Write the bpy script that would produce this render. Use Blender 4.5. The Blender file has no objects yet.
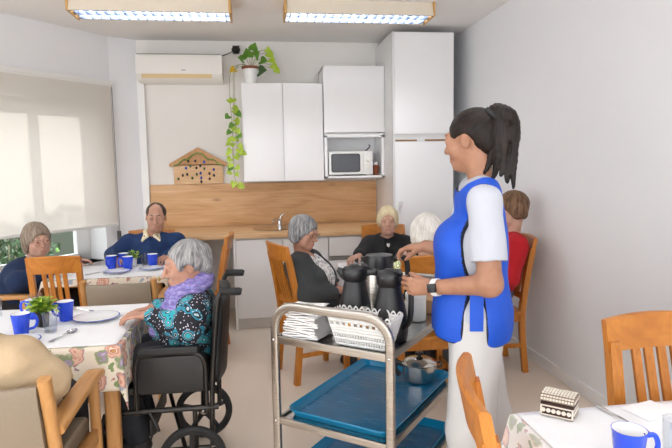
import bpy, bmesh, math, random
import numpy as np
from mathutils import Vector, Matrix
random.seed(11)
SC = bpy.context.scene
COL = SC.collection
PI = math.pi
def V(*a): return np.array(a, dtype=float)
def unit(v):
    v = np.asarray(v, float); return v / (np.linalg.norm(v) + 1e-12)

# ------------------------------------------------------------------ materials
def lin(h):
    h = h.lstrip('#'); o = []
    for i in (0, 2, 4):
        c = int(h[i:i+2], 16) / 255
        o.append(c / 12.92 if c <= .04045 else ((c + .055) / 1.055) ** 2.4)
    return (*o, 1)
MATS = {}
class NT:
    def __init__(s, name):
        s.m = bpy.data.materials.new(name); s.m.use_nodes = True
        s.t = s.m.node_tree; s.b = s.t.nodes['Principled BSDF']; s.out = s.t.nodes['Material Output']
        MATS[name] = s.m
    def n(s, typ, **kw):
        x = s.t.nodes.new(typ)
        for k, v in kw.items():
            if k.startswith('_'): setattr(x, k[1:], v)
            else:
                key = int(k[1:]) if k[0] == 'i' and k[1:].isdigit() else k.replace('__', ' ')
                if hasattr(v, 'is_output'): s.t.links.new(v, x.inputs[key])
                else: x.inputs[key].default_value = v
        return x
    def l(s, a, b): s.t.links.new(a, b)
    def co(s, scale=(1, 1, 1), out='Object', rot=(0, 0, 0)):
        tc = s.n('ShaderNodeTexCoord'); mp = s.n('ShaderNodeMapping')
        mp.inputs['Scale'].default_value = scale; mp.inputs['Rotation'].default_value = rot
        s.l(tc.outputs[out], mp.inputs['Vector']); return mp.outputs['Vector']
    def ramp(s, fac, stops, interp='LINEAR'):
        r = s.n('ShaderNodeValToRGB'); cr = r.color_ramp; cr.interpolation = interp
        while len(cr.elements) < len(stops): cr.elements.new(.5)
        for e, (p, c) in zip(cr.elements, stops): e.position = p; e.color = lin(c) if isinstance(c, str) else c
        s.l(fac, r.inputs['Fac']); return r.outputs['Color']
    def mix(s, fac, a, b, mode='MIX'):
        x = s.t.nodes.new('ShaderNodeMix'); x.data_type = 'RGBA'; x.blend_type = mode
        for i, v in ((0, fac), (6, a), (7, b)):
            if hasattr(v, 'is_output'): s.l(v, x.inputs[i])
            else: x.inputs[i].default_value = lin(v) if isinstance(v, str) else v
        return x.outputs[2]
    def math(s, op, a, b=0.0, clamp=False):
        x = s.t.nodes.new('ShaderNodeMath'); x.operation = op; x.use_clamp = clamp
        for i, v in ((0, a), (1, b)):
            if hasattr(v, 'is_output'): s.l(v, x.inputs[i])
            else: x.inputs[i].default_value = v
        return x.outputs[0]
    def bump(s, h, strength=.2, dist=.01):
        b = s.n('ShaderNodeBump'); b.inputs['Strength'].default_value = strength; b.inputs['Distance'].default_value = dist
        s.l(h, b.inputs['Height']); s.l(b.outputs['Normal'], s.b.inputs['Normal'])
    def set(s, color=None, rough=None, metal=None, spec=None, trans=None, ior=None, coat=None, sheen=None, alpha=None):
        for k, v in (('Base Color', color), ('Roughness', rough), ('Metallic', metal), ('Specular IOR Level', spec),
                     ('Transmission Weight', trans), ('IOR', ior), ('Coat Weight', coat), ('Sheen Weight', sheen), ('Alpha', alpha)):
            if v is None: continue
            if hasattr(v, 'is_output'): s.l(v, s.b.inputs[k])
            else: s.b.inputs[k].default_value = lin(v) if isinstance(v, str) else v
        return s
def plain(name, c, rough=.5, metal=0, var=.06, scale=30, bump=0, **kw):
    s = NT(name); v = s.co((1, 1, 1))
    nz = s.n('ShaderNodeTexNoise', Vector=v, Scale=scale, Detail=3.0)
    base = lin(c) if isinstance(c, str) else c
    dk = tuple(x * (1 - var) for x in base[:3]) + (1,); lt = tuple(min(1, x * (1 + var)) for x in base[:3]) + (1,)
    s.set(s.mix(nz.outputs['Fac'], dk, lt), rough, metal, **kw)
    if bump: s.bump(nz.outputs['Fac'], bump, .004)
    return s.m
def wood(name, a, b, rough=.4, scale=(6, 60, 60), dist=2.0, bump=.03, coat=0.0):
    s = NT(name); v = s.co(scale)
    n1 = s.n('ShaderNodeTexNoise', Vector=v, Scale=1.0, Detail=5.0, Distortion=dist)
    n2 = s.n('ShaderNodeTexNoise', Vector=s.co(tuple(x * .22 for x in scale)), Scale=1.0, Detail=2.0)
    f = s.math('ADD', s.math('MULTIPLY', n1.outputs['Fac'], .6), s.math('MULTIPLY', n2.outputs['Fac'], .4))
    s.set(s.ramp(f, [(.32, a), (.68, b)]), rough, coat=coat); s.bump(n1.outputs['Fac'], bump, .002)
    return s.m

plain('wall_paint', '#EBECEF', .6, var=.015, scale=4, bump=.02)
plain('wall_paint_warm', '#EAE7E3', .6, var=.015, scale=4, bump=.02)
plain('ceiling_paint', '#F0EEEC', .7, var=.015, scale=4)
plain('white_trim', '#F0F0F0', .35, var=.01)
plain('white_laminate', '#F1F1F2', .28, var=.008, scale=3)
plain('white_laminate_edge', '#E2E2E2', .35, var=.01)
plain('grey_gap', '#8E8C88', .5); plain('dark_gap', '#2A2824', .7); plain('brown_strip', '#8C6A44', .5)
plain('plinth_white', '#D9D6D2', .4, var=.02)
plain('ac_white', '#EFEDE8', .35, var=.01); plain('ac_cream', '#E6CFA2', .4, var=.03); plain('ac_grey', '#9A9894', .5)
plain('black_plastic', '#141416', .32, var=.2, scale=60); plain('black_satin', '#1A1A1C', .42, var=.15, scale=40)
plain('black_rubber', '#1C1C1D', .7, var=.2, scale=80)
plain('black_vinyl', '#18181A', .5, var=.2, scale=120, bump=.1)
plain('dark_metal', '#3A3836', .35, metal=.8, var=.1)
plain('chrome', '#D8D8D8', .12, metal=1, var=.02)
plain('steel_bowl', '#C9C5BF', .2, metal=1, var=.05, scale=8)
plain('mug_blue', '#1446D8', .25, var=.03, coat=.3); plain('mug_white', '#F2F2F4', .3, var=.01)
plain('porcelain', '#EEF0F2', .15, var=.01, coat=.3); plain('rim_blue', '#2A46A8', .25, var=.05)
plain('towel_white', '#F0EEEC', .9, var=.03, scale=200, bump=.4)
plain('paper_white', '#F4F4F4', .8, var=.02, scale=60)
plain('pot_dark', '#2E2B2A', .5); plain('soil', '#3A2A1E', .9); plain('terracotta', '#8A4A2C', .7)
plain('leaf_green', '#5B8A2C', .45, var=.35, scale=25); plain('leaf_lime', '#A8C23C', .45, var=.3, scale=25)
plain('leaf_dark', '#3C5A34', .5, var=.35, scale=20); plain('leaf_yellow', '#D9B21E', .5, var=.2)
plain('leaf_grey', '#8C9A86', .6, var=.3, scale=12); plain('stem_pale', '#A9A68A', .6)
plain('beige_vinyl', '#8C7E6C', .5, var=.05, scale=90, bump=.08)
plain('tab_blue', '#0C4FC4', .62, var=.10, scale=9, bump=.25); plain('trim_navy', '#10142A', .7)
plain('uniform_white', '#B9BDC7', .8, var=.03, scale=12, bump=.25)
plain('pants_white', '#C4C4C4', .85, var=.03, scale=10, bump=.3)
plain('knit_navy', '#17335F', .9, var=.18, scale=180, bump=.35); plain('cardigan_navy', '#152A4E', .9, var=.25, scale=120, bump=.35)
plain('collar_cream', '#E8DFC0', .8, var=.03)
plain('cardigan_charcoal', '#3B3E40', .92, var=.2, scale=220, bump=.4); plain('cardigan_black', '#1B1C1F', .9, var=.3, scale=150, bump=.4)
plain('sweater_red', '#B3121F', .9, var=.15, scale=150, bump=.4); plain('sweater_beige', '#BFA888', .95, var=.06, scale=150, bump=.3)
plain('trousers_dark', '#24262C', .85, var=.15, scale=60); plain('trousers_grey', '#5A5A5E', .85, var=.15, scale=60)
plain('shoe_black', '#1A1A1A', .5); plain('shoe_white', '#EDEDED', .5)
plain('glass_rim', '#7A6458', .35); plain('glass_rim_dark', '#16161A', .4)
plain('sclera', '#DCD4CC', .3, var=.02); plain('iris', '#2A1C12', .2)
plain('lips', '#B98070', .5, var=.08); plain('lips_nurse', '#B8605C', .45, var=.08)
plain('watch_white', '#E8E6E4', .5); plain('egg_shell', '#D8A070', .6, var=.1); plain('pastry', '#E0A34A', .6, var=.2)
plain('tan_box', '#B08A66', .7, var=.1); plain('white_plastic', '#ECEDEB', .35, var=.02)
plain('sensor_grey', '#55524E', .5); plain('tube_off', '#F0F0F0', .4)
plain('screen_dark', '#4A4E54', .12, var=.2, scale=6); plain('lamp_cream', '#E4DACA', .5, var=.02); plain('lamp_louvre', '#6C7686', .28, metal=1, var=.02); plain('lamp_wood', '#C79A5A', .5, var=.08)
plain('box_white', '#E6DFD2', .4, var=.05); plain('box_gap', '#8C7C6C', .5); plain('box_dark', '#3A2018', .4, var=.2)
plain('knob_white', '#E8E4DA', .4); plain('garden_soil', '#6E6A58', .9, var=.3, scale=6)
plain('garden_backdrop', '#4C5246', .8); plain('shutter_grey', '#B9B4AC', .6)

wood('chair_wood', '#A05C16', '#CA8230', .38, (9, 55, 9), 1.2, .02, .15)
wood('chair_wood_vertical', '#A05C16', '#CA8230', .38, (60, 60, 5), 1.2, .02, .15)
wood('beech', '#AE7A42', '#CB9A62', .42, (40, 40, 5), 1.0, .02)
wood('beech_long', '#AE7A42', '#CB9A62', .42, (40, 5, 40), 1.0, .02)
wood('worktop_oak', '#C69A6C', '#E4C296', .45, (2.5, 30, 30), 1.5, .02)

s = NT('oak_panel'); v = s.co((.9, 1, 6.5))
n1 = s.n('ShaderNodeTexNoise', Vector=v, Scale=1.6, Detail=6.0, Distortion=1.2)
n2 = s.n('ShaderNodeTexNoise', Vector=s.co((2.5, 1, 60)), Scale=1.0, Detail=4.0, Distortion=.4)
n3 = s.n('ShaderNodeTexVoronoi', Vector=s.co((1.5, .01, 3.8)), Scale=1.5); n3.feature = 'F1'
f = s.math('ADD', s.math('MULTIPLY', n1.outputs['Fac'], .65), s.math('MULTIPLY', n2.outputs['Fac'], .35))
base = s.ramp(f, [(.30, '#A97A4E'), (.47, '#CFA272'), (.58, '#D9B083'), (.70, '#E8C9A0')])
wp = s.n('ShaderNodeTexWave', Vector=s.co((.0, 1, 1)), Scale=1.25, Distortion=0.0); wp.bands_direction = 'Z'; wp.wave_profile = 'SAW'
base = s.mix(s.math('MULTIPLY', wp.outputs['Fac'], .28), base, '#D6AC7C')
knot = s.ramp(n3.outputs['Distance'], [(.0, (1, 1, 1, 1)), (.06, (.5, .5, .5, 1)), (.15, (0, 0, 0, 1))])
s.set(s.mix(s.math('MULTIPLY', knot, .75), base, '#7A4F2C'), .5); s.bump(n2.outputs['Fac'], .03, .002)

s = NT('floor_vinyl'); v = s.co((1, 1, 1))
n1 = s.n('ShaderNodeTexNoise', Vector=v, Scale=2.0, Detail=4.0)
n2 = s.n('ShaderNodeTexNoise', Vector=v, Scale=90.0, Detail=2.0)
c = s.mix(n1.outputs['Fac'], '#DFD0BE', '#EADDCF'); c = s.mix(s.math('MULTIPLY', n2.outputs['Fac'], .16), c, '#B9A58E')
s.set(c, .32, spec=.4); s.bump(n2.outputs['Fac'], .01, .001)

s = NT('brushed_steel'); v = s.co((3, 3, 160))
n1 = s.n('ShaderNodeTexNoise', Vector=v, Scale=2.0, Detail=3.0)
s.set(s.ramp(n1.outputs['Fac'], [(.3, '#9A948C'), (.7, '#C6C0B8')]), .3, 1.0); s.bump(n1.outputs['Fac'], .02, .001)
s = NT('steel_shelf'); n1 = s.n('ShaderNodeTexNoise', Vector=s.co((4, 60, 4)), Scale=3.0, Detail=3.0)
s.set(s.ramp(n1.outputs['Fac'], [(.3, '#C4C2C0'), (.7, '#DEDDDB')]), .22, 1.0)

s = NT('tray_blue'); n1 = s.n('ShaderNodeTexNoise', Vector=s.co((3, 40, 3)), Scale=2.0, Detail=4.0)
s.set(s.ramp(n1.outputs['Fac'], [(.3, '#045F8E'), (.75, '#0A7DB0')]), s.math('ADD', s.math('MULTIPLY', n1.outputs['Fac'], .25), .12), spec=.35)
s = NT('tray_rim'); s.set('#0A82B0', .2)

def floral(name, bg, sat=1.0, top=False):
    s = NT(name); v = s.co((1, 1, 1))
    dn = s.n('ShaderNodeTexNoise', Vector=v, Scale=22.0, Detail=2.0)
    vv = s.mix(.055, v, dn.outputs['Color'], 'ADD')
    vo = s.n('ShaderNodeTexVoronoi', Vector=vv, Scale=12.0, Randomness=.7)
    petals = s.ramp(vo.outputs['Distance'], [(0, '#C9A24A'), (.09, '#B9715E'), (.15, '#EADBC8'), (.19, '#CF9682'), (.30, '#E2BBA6'), (.39, '#D29C8C'), (.46, '#8A7484'), (.49, bg), (1, bg)], 'CONSTANT')
    petals2 = s.ramp(vo.outputs['Distance'], [(0, '#DDCFA0'), (.08, '#8E94AE'), (.15, '#C4B8CC'), (.24, '#A594AE'), (.31, '#8E9A76'), (.40, '#B4B694'), (.45, bg), (1, bg)], 'CONSTANT')
    sel = s.n('ShaderNodeSeparateColor', Color=vo.outputs['Color'])
    col = s.mix(s.math('GREATER_THAN', sel.outputs[0], .55), petals, petals2)
    v2 = s.n('ShaderNodeTexVoronoi', Vector=vv, Scale=24.0)
    sel2 = s.n('ShaderNodeSeparateColor', Color=v2.outputs['Color'])
    leaf = s.ramp(sel2.outputs[1], [(0, '#7E9460'), (.3, '#B98A78'), (.55, '#9AA6B8'), (.75, '#C9A15A')], 'CONSTANT')
    lm = s.math('MULTIPLY', s.math('LESS_THAN', v2.outputs['Distance'], .40), s.math('GREATER_THAN', sel2.outputs[0], .35))
    lm = s.math('MULTIPLY', lm, s.math('GREATER_THAN', vo.outputs['Distance'], .43))
    col = s.mix(lm, col, leaf)
    if top: col = s.mix(top, col, '#F1F1F3')
    s.set(col, .7); s.bump(dn.outputs['Fac'], .05, .003)
floral('cloth_floral', '#E6DCCB'); floral('cloth_pale', '#EFEFF0', top=.82); floral('cloth_pastel', '#EAE6E0', top=.35)
plain('cloth_white', '#F1F2F4', .6, var=.015, scale=14, bump=.08); plain('hem_red', '#B48A92', .7)

s = NT('paisley'); v = s.co((1, 1, 1)); dn = s.n('ShaderNodeTexNoise', Vector=v, Scale=9.0, Detail=2.0)
vv = s.mix(.10, v, dn.outputs['Color'], 'ADD')
vo = s.n('ShaderNodeTexVoronoi', Vector=vv, Scale=15.0)
c1 = s.ramp(vo.outputs['Distance'], [(0, '#C9DADD'), (.09, '#0F3E52'), (.16, '#2FA7B4'), (.33, '#101A26'), (.37, '#A9C0C8'), (.40, '#141C28'), (.45, '#23829A'), (.54, '#12141E')], 'CONSTANT')
v2 = s.n('ShaderNodeTexVoronoi', Vector=v, Scale=75.0)
c1 = s.mix(s.math('MULTIPLY', s.math('LESS_THAN', v2.outputs['Distance'], .24), s.math('GREATER_THAN', vo.outputs['Distance'], .46)), c1, '#D5CFE0')
s.set(c1, .75)
s = NT('blouse_print'); vo = s.n('ShaderNodeTexVoronoi', Vector=s.co((1, 1, 1)), Scale=34.0)
s.set(s.ramp(vo.outputs['Distance'], [(0, '#55585E'), (.25, '#D6D6D8'), (.42, '#8A8C92'), (.5, '#E6E4E2')], 'CONSTANT'), .8)
s = NT('blouse_green'); vo = s.n('ShaderNodeTexVoronoi', Vector=s.co((1, 1, 1)), Scale=26.0)
s.set(s.ramp(vo.outputs['Distance'], [(0, '#E8E4C8'), (.25, '#7E9A4A'), (.4, '#EDE9D8'), (.52, '#A8B060')], 'CONSTANT'), .8)
s = NT('scarf_lilac'); n1 = s.n('ShaderNodeTexNoise', Vector=s.co((20, 20, 70)), Scale=1.4, Detail=4.0, Distortion=.8)
vo = s.n('ShaderNodeTexVoronoi', Vector=s.co((1, 1, 1)), Scale=46.0)
c = s.ramp(n1.outputs['Fac'], [(.3, '#5A4E90'), (.55, '#8C80BC'), (.75, '#B9AEDA')]); c = s.mix(s.math('MULTIPLY', s.math('LESS_THAN', vo.outputs['Distance'], .25), .6), c, '#7B92C8')
s.set(c, .9); s.bump(n1.outputs['Fac'], .6, .01)

def skin(name, a, b, rough=.5, wr=.15):
    s = NT(name); n1 = s.n('ShaderNodeTexNoise', Vector=s.co((1, 1, 1)), Scale=26.0, Detail=4.0)
    n2 = s.n('ShaderNodeTexNoise', Vector=s.co((40, 40, 130)), Scale=1.0, Detail=3.0, Distortion=1.0)
    s.set(s.ramp(n1.outputs['Fac'], [(.3, a), (.7, b)]), rough, spec=.35); s.bump(n2.outputs['Fac'], wr, .004)
    s.b.inputs['Subsurface Weight'].default_value = .08; s.b.inputs['Subsurface Radius'].default_value = (.012, .005, .003)
skin('skin_tan', '#9C7058', '#AC7F66', .45, .05); skin('skin_old', '#AE7F6A', '#C2947E', .5, .3); skin('skin_pale', '#BE917E', '#CEA592', .5, .3)
skin('skin_man', '#B28570', '#C69A84', .5, .25)
def hairm(name, a, b, rough=.5, sc=7.0):
    s = NT(name); at = s.n('ShaderNodeAttribute', _attribute_name='strand')
    n1 = s.n('ShaderNodeTexNoise', Vector=at.outputs['Vector'], Scale=sc, Detail=5.0, Distortion=.25)
    n2 = s.n('ShaderNodeTexNoise', Vector=at.outputs['Vector'], Scale=sc * .3, Detail=2.0)
    f = s.math('ADD', s.math('MULTIPLY', n1.outputs['Fac'], .6), s.math('MULTIPLY', n2.outputs['Fac'], .4))
    s.set(s.ramp(f, [(.36, a), (.64, b)]), rough, spec=.25); s.bump(n1.outputs['Fac'], .5, .005)
hairm('hair_brown', '#0B0806', '#261912', .42); hairm('hair_grey', '#4E4E50', '#AEAEB0', .5); hairm('hair_grey_brown', '#6E5E4E', '#A8998A', .5)
hairm('hair_silver', '#5A5A5E', '#B4B2B0', .5); hairm('hair_blonde', '#C9B488', '#EFE3C4', .5); hairm('hair_white', '#CFCBC4', '#F2EEE6', .6); hairm('hair_brown_old', '#4A3426', '#8A6A50', .5)
hairm('hair_man', '#2E2622', '#5A4C44', .55)

def glass(name, col='#FFFFFF', rough=.02, op=.75):
    s = NT(name); tr = s.n('ShaderNodeBsdfTransparent'); tr.inputs['Color'].default_value = lin(col)
    gl = s.n('ShaderNodeBsdfGlossy'); gl.inputs['Roughness'].default_value = rough
    lw = s.n('ShaderNodeLayerWeight', Blend=.5); mx = s.n('ShaderNodeMixShader')
    f = s.math('ADD', s.math('MULTIPLY', s.math('POWER', lw.outputs['Facing'], 4.0), .8), 1 - op)
    s.l(f, mx.inputs[0]); s.l(tr.outputs[0], mx.inputs[1]); s.l(gl.outputs[0], mx.inputs[2]); s.l(mx.outputs[0], s.out.inputs['Surface'])
glass('clear_glass', '#F6F8FA', .03, .93); glass('pane_glass', '#F4F8F8', .0, .98)

s = NT('blind_fabric'); n1 = s.n('ShaderNodeTexNoise', Vector=s.co((300, 300, 300)), Scale=1.0, Detail=2.0)
s.set(s.ramp(n1.outputs['Fac'], [(.3, '#D9D3CC'), (.7, '#E4DFD9')]), .9)
tl = s.n('ShaderNodeBsdfTranslucent'); tl.inputs['Color'].default_value = lin('#F6F0E8')
mx = s.n('ShaderNodeMixShader'); mx.inputs[0].default_value = .30
s.l(s.b.outputs[0], mx.inputs[1]); s.l(tl.outputs[0], mx.inputs[2]); s.l(mx.outputs[0], s.out.inputs['Surface'])

def emis(name, col, st):
    s = NT(name); s.b.inputs['Base Color'].default_value = (0, 0, 0, 1)
    s.b.inputs['Emission Color'].default_value = lin(col); s.b.inputs['Emission Strength'].default_value = st
LAMP = 26.0
emis('lamp_tube', '#F4F6FF', LAMP)
emis('display_glow', '#C8E8C0', .6)

# ------------------------------------------------------------------ mesh helpers
class MB:
    def __init__(s): s.v = []; s.f = []; s.mi = []
    def add(s, vs, fs, mi=0, M=None):
        b = len(s.v)
        if M is not None: vs = [M @ Vector(p) for p in vs]
        s.v += [tuple(p) for p in vs]; s.f += [tuple(b + i for i in f) for f in fs]; s.mi += [mi] * len(fs); return s
    def bm(s, bm, mi=0, M=None):
        bm.verts.index_update(); s.add([v.co.copy() for v in bm.verts], [[v.index for v in f.verts] for f in bm.faces], mi, M); bm.free(); return s
    def box(s, c, d, bev=0, mi=0, M=None, seg=2):
        bm = bmesh.new(); bmesh.ops.create_cube(bm, size=1)
        for v in bm.verts: v.co = Vector((c[0] + v.co.x * d[0], c[1] + v.co.y * d[1], c[2] + v.co.z * d[2]))
        if bev: bmesh.ops.bevel(bm, geom=list(bm.edges), offset=min(bev, min(d) * .49), segments=seg, profile=.7, affect='EDGES')
        return s.bm(bm, mi, M)
    def bx(s, x0, x1, y0, y1, z0, z1, bev=0, mi=0, M=None):
        return s.box(((x0 + x1) / 2, (y0 + y1) / 2, (z0 + z1) / 2), (abs(x1 - x0), abs(y1 - y0), abs(z1 - z0)), bev, mi, M)
    def tube(s, pts, r, seg=10, mi=0, prof=None, closed=False, M=None, caps=True, up=None):
        pts = [np.array(p, float) for p in pts]; n = len(pts)
        rs = r if hasattr(r, '__len__') else [r] * n
        if prof is None: prof = [(math.cos(2 * PI * i / seg), math.sin(2 * PI * i / seg)) for i in range(seg)]
        k = len(prof); vs = []; N = None
        for i in range(n):
            a = pts[i - 1] if i > 0 or closed else pts[i]; b = pts[(i + 1) % n] if i < n - 1 or closed else pts[i]
            t = unit(b - a)
            if N is None:
                ref = np.array(up, float) if up is not None else (V(0, 0, 1) if abs(t[2]) < .9 else V(1, 0, 0)); N = unit(ref - t * ref.dot(t))
            else: N = unit(N - t * N.dot(t))
            B = np.cross(t, N)
            for (px, py) in prof: vs.append(pts[i] + rs[i] * (N * px + B * py))
        fs = []
        for i in range(n if closed else n - 1):
            j = (i + 1) % n
            for q in range(k):
                w = (q + 1) % k; fs.append((i * k + q, i * k + w, j * k + w, j * k + q))
        if caps and not closed: fs.append(tuple(range(k))[::-1]); fs.append(tuple((n - 1) * k + q for q in range(k)))
        return s.add(vs, fs, mi, M)
    def cyl(s, a, b, r0, r1=None, seg=16, mi=0, M=None): return s.tube([a, b], [r0, r0 if r1 is None else r1], seg, mi, M=M)
    def lathe(s, prof, c=(0, 0, 0), seg=24, mi=0, M=None, axis=2, mis=None):
        vs = []; fs = []; m = len(prof)
        for i in range(seg):
            a = 2 * PI * i / seg
            for (r, z) in prof:
                p = [r * math.cos(a), r * math.sin(a), z]
                if axis == 0: p = [z, p[0], p[1]]
                elif axis == 1: p = [p[1], z, p[0]]
                vs.append((p[0] + c[0], p[1] + c[1], p[2] + c[2]))
        b = len(s.f)
        for i in range(seg):
            j = (i + 1) % seg
            for q in range(m - 1): fs.append((i * m + q, j * m + q, j * m + q + 1, i * m + q + 1))
        s.add(vs, fs, mi, M)
        if mis:
            for i in range(seg):
                for q in range(m - 1): s.mi[b + i * (m - 1) + q] = mis[q]
        return s
    def prism(s, poly, a, b, ax=1, mi=0, M=None):
        n = len(poly)
        def P(p, t): return ((t, p[0], p[1]), (p[0], t, p[1]), (p[0], p[1], t))[ax]
        vs = [P(p, a) for p in poly] + [P(p, b) for p in poly]
        fs = [tuple(range(n)), tuple(range(2 * n - 1, n - 1, -1))] + [(i, n + i, n + (i + 1) % n, (i + 1) % n) for i in range(n)]
        return s.add(vs, fs, mi, M)
    def sph(s, c, r, seg=16, mi=0, M=None):
        r = r if hasattr(r, '__len__') else (r, r, r); rg = seg // 2; vs = []; fs = []
        for i in range(rg + 1):
            t = PI * i / rg
            for j in range(seg):
                p = 2 * PI * j / seg; vs.append((c[0] + r[0] * math.sin(t) * math.cos(p), c[1] + r[1] * math.sin(t) * math.sin(p), c[2] + r[2] * math.cos(t)))
        for i in range(rg):
            for j in range(seg):
                k = (j + 1) % seg; fs.append((i * seg + j, (i + 1) * seg + j, (i + 1) * seg + k, i * seg + k))
        return s.add(vs, fs, mi, M)
    def grid(s, fn, nu, nv, mi=0, M=None):
        vs = [fn(i / nu, j / nv) for i in range(nu + 1) for j in range(nv + 1)]
        fs = [(i * (nv + 1) + j, (i + 1) * (nv + 1) + j, (i + 1) * (nv + 1) + j + 1, i * (nv + 1) + j + 1) for i in range(nu) for j in range(nv)]
        return s.add(vs, fs, mi, M)

def obj(name, mb, mats, parent=None, sharp=40, fix=True, solid=0, sub=0):
    me = bpy.data.meshes.new(name)
    if isinstance(mb, MB):
        me.from_pydata(mb.v, [], mb.f)
        if fix:
            bm = bmesh.new(); bm.from_mesh(me); bmesh.ops.recalc_face_normals(bm, faces=bm.faces); bm.to_mesh(me); bm.free()
        mi = mb.mi
    else:
        vs, fs, mi = mb
        me.vertices.add(len(vs)); me.vertices.foreach_set('co', np.asarray(vs, np.float32).ravel())
        me.loops.add(len(fs) * 4); me.loops.foreach_set('vertex_index', np.asarray(fs, np.int32).ravel())
        me.polygons.add(len(fs)); me.polygons.foreach_set('loop_start', np.arange(0, len(fs) * 4, 4, dtype=np.int32)); me.update(calc_edges=True)
    for m in ([mats] if isinstance(mats, str) else mats): me.materials.append(MATS[m])
    if mi is not None and len(mi): me.polygons.foreach_set('material_index', np.asarray(mi, np.int32))
    me.polygons.foreach_set('use_smooth', np.ones(len(me.polygons), bool))
    if sharp: me.set_sharp_from_angle(angle=math.radians(sharp))
    me.update()
    o = bpy.data.objects.new(name, me); COL.objects.link(o)
    if parent is not None: o.parent = parent
    if solid: md = o.modifiers.new('thickness', 'SOLIDIFY'); md.thickness = solid; md.offset = 0
    if sub: md = o.modifiers.new('smooth', 'SUBSURF'); md.levels = md.render_levels = sub
    return o
def tag(o, label=None, cat=None, group=None, kind=None):
    for k, v in (('label', label), ('category', cat), ('group', group), ('kind', kind)):
        if v: o[k] = v
    return o
def thing(name, label, cat, loc=(0, 0, 0), rz=0, group=None):
    o = bpy.data.objects.new(name, None); COL.objects.link(o); o.empty_display_size = .1
    o.location = loc; o.rotation_euler = (0, 0, rz); return tag(o, label, cat, group)
def struct(name, mb, mats, **kw): return tag(obj(name, mb, mats, **kw), kind='structure')
def dup(root, loc, rz=0, label=None, group=None, scale=None):
    r = root.copy(); COL.objects.link(r); r.location = loc; r.rotation_euler = (0, 0, rz)
    if scale: r.scale = scale
    tag(r, label, None, group)
    for ch in list(root.children):
        c = ch.copy(); COL.objects.link(c); c.parent = r
        for g in list(ch.children):
            d = g.copy(); COL.objects.link(d); d.parent = c
    return r
def rrect(w, d, r, n=5):
    o = []
    for cx, cy, a0 in ((w / 2 - r, d / 2 - r, 0), (-w / 2 + r, d / 2 - r, 90), (-w / 2 + r, -d / 2 + r, 180), (w / 2 - r, -d / 2 + r, 270)):
        for i in range(n + 1):
            a = math.radians(a0 + 90 * i / n); o.append((cx + r * math.cos(a), cy + r * math.sin(a)))
    return o
def smooth_path(pts, n=6):
    pts = [np.array(p, float) for p in pts]; o = []
    for i in range(len(pts) - 1):
        p0 = pts[max(i - 1, 0)]; p1 = pts[i]; p2 = pts[i + 1]; p3 = pts[min(i + 2, len(pts) - 1)]
        for k in range(n):
            t = k / n; o.append(.5 * ((2 * p1) + (p2 - p0) * t + (2 * p0 - 5 * p1 + 4 * p2 - p3) * t * t + (3 * p1 - p0 - 3 * p2 + p3) * t ** 3))
    o.append(pts[-1]); return o
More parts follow.
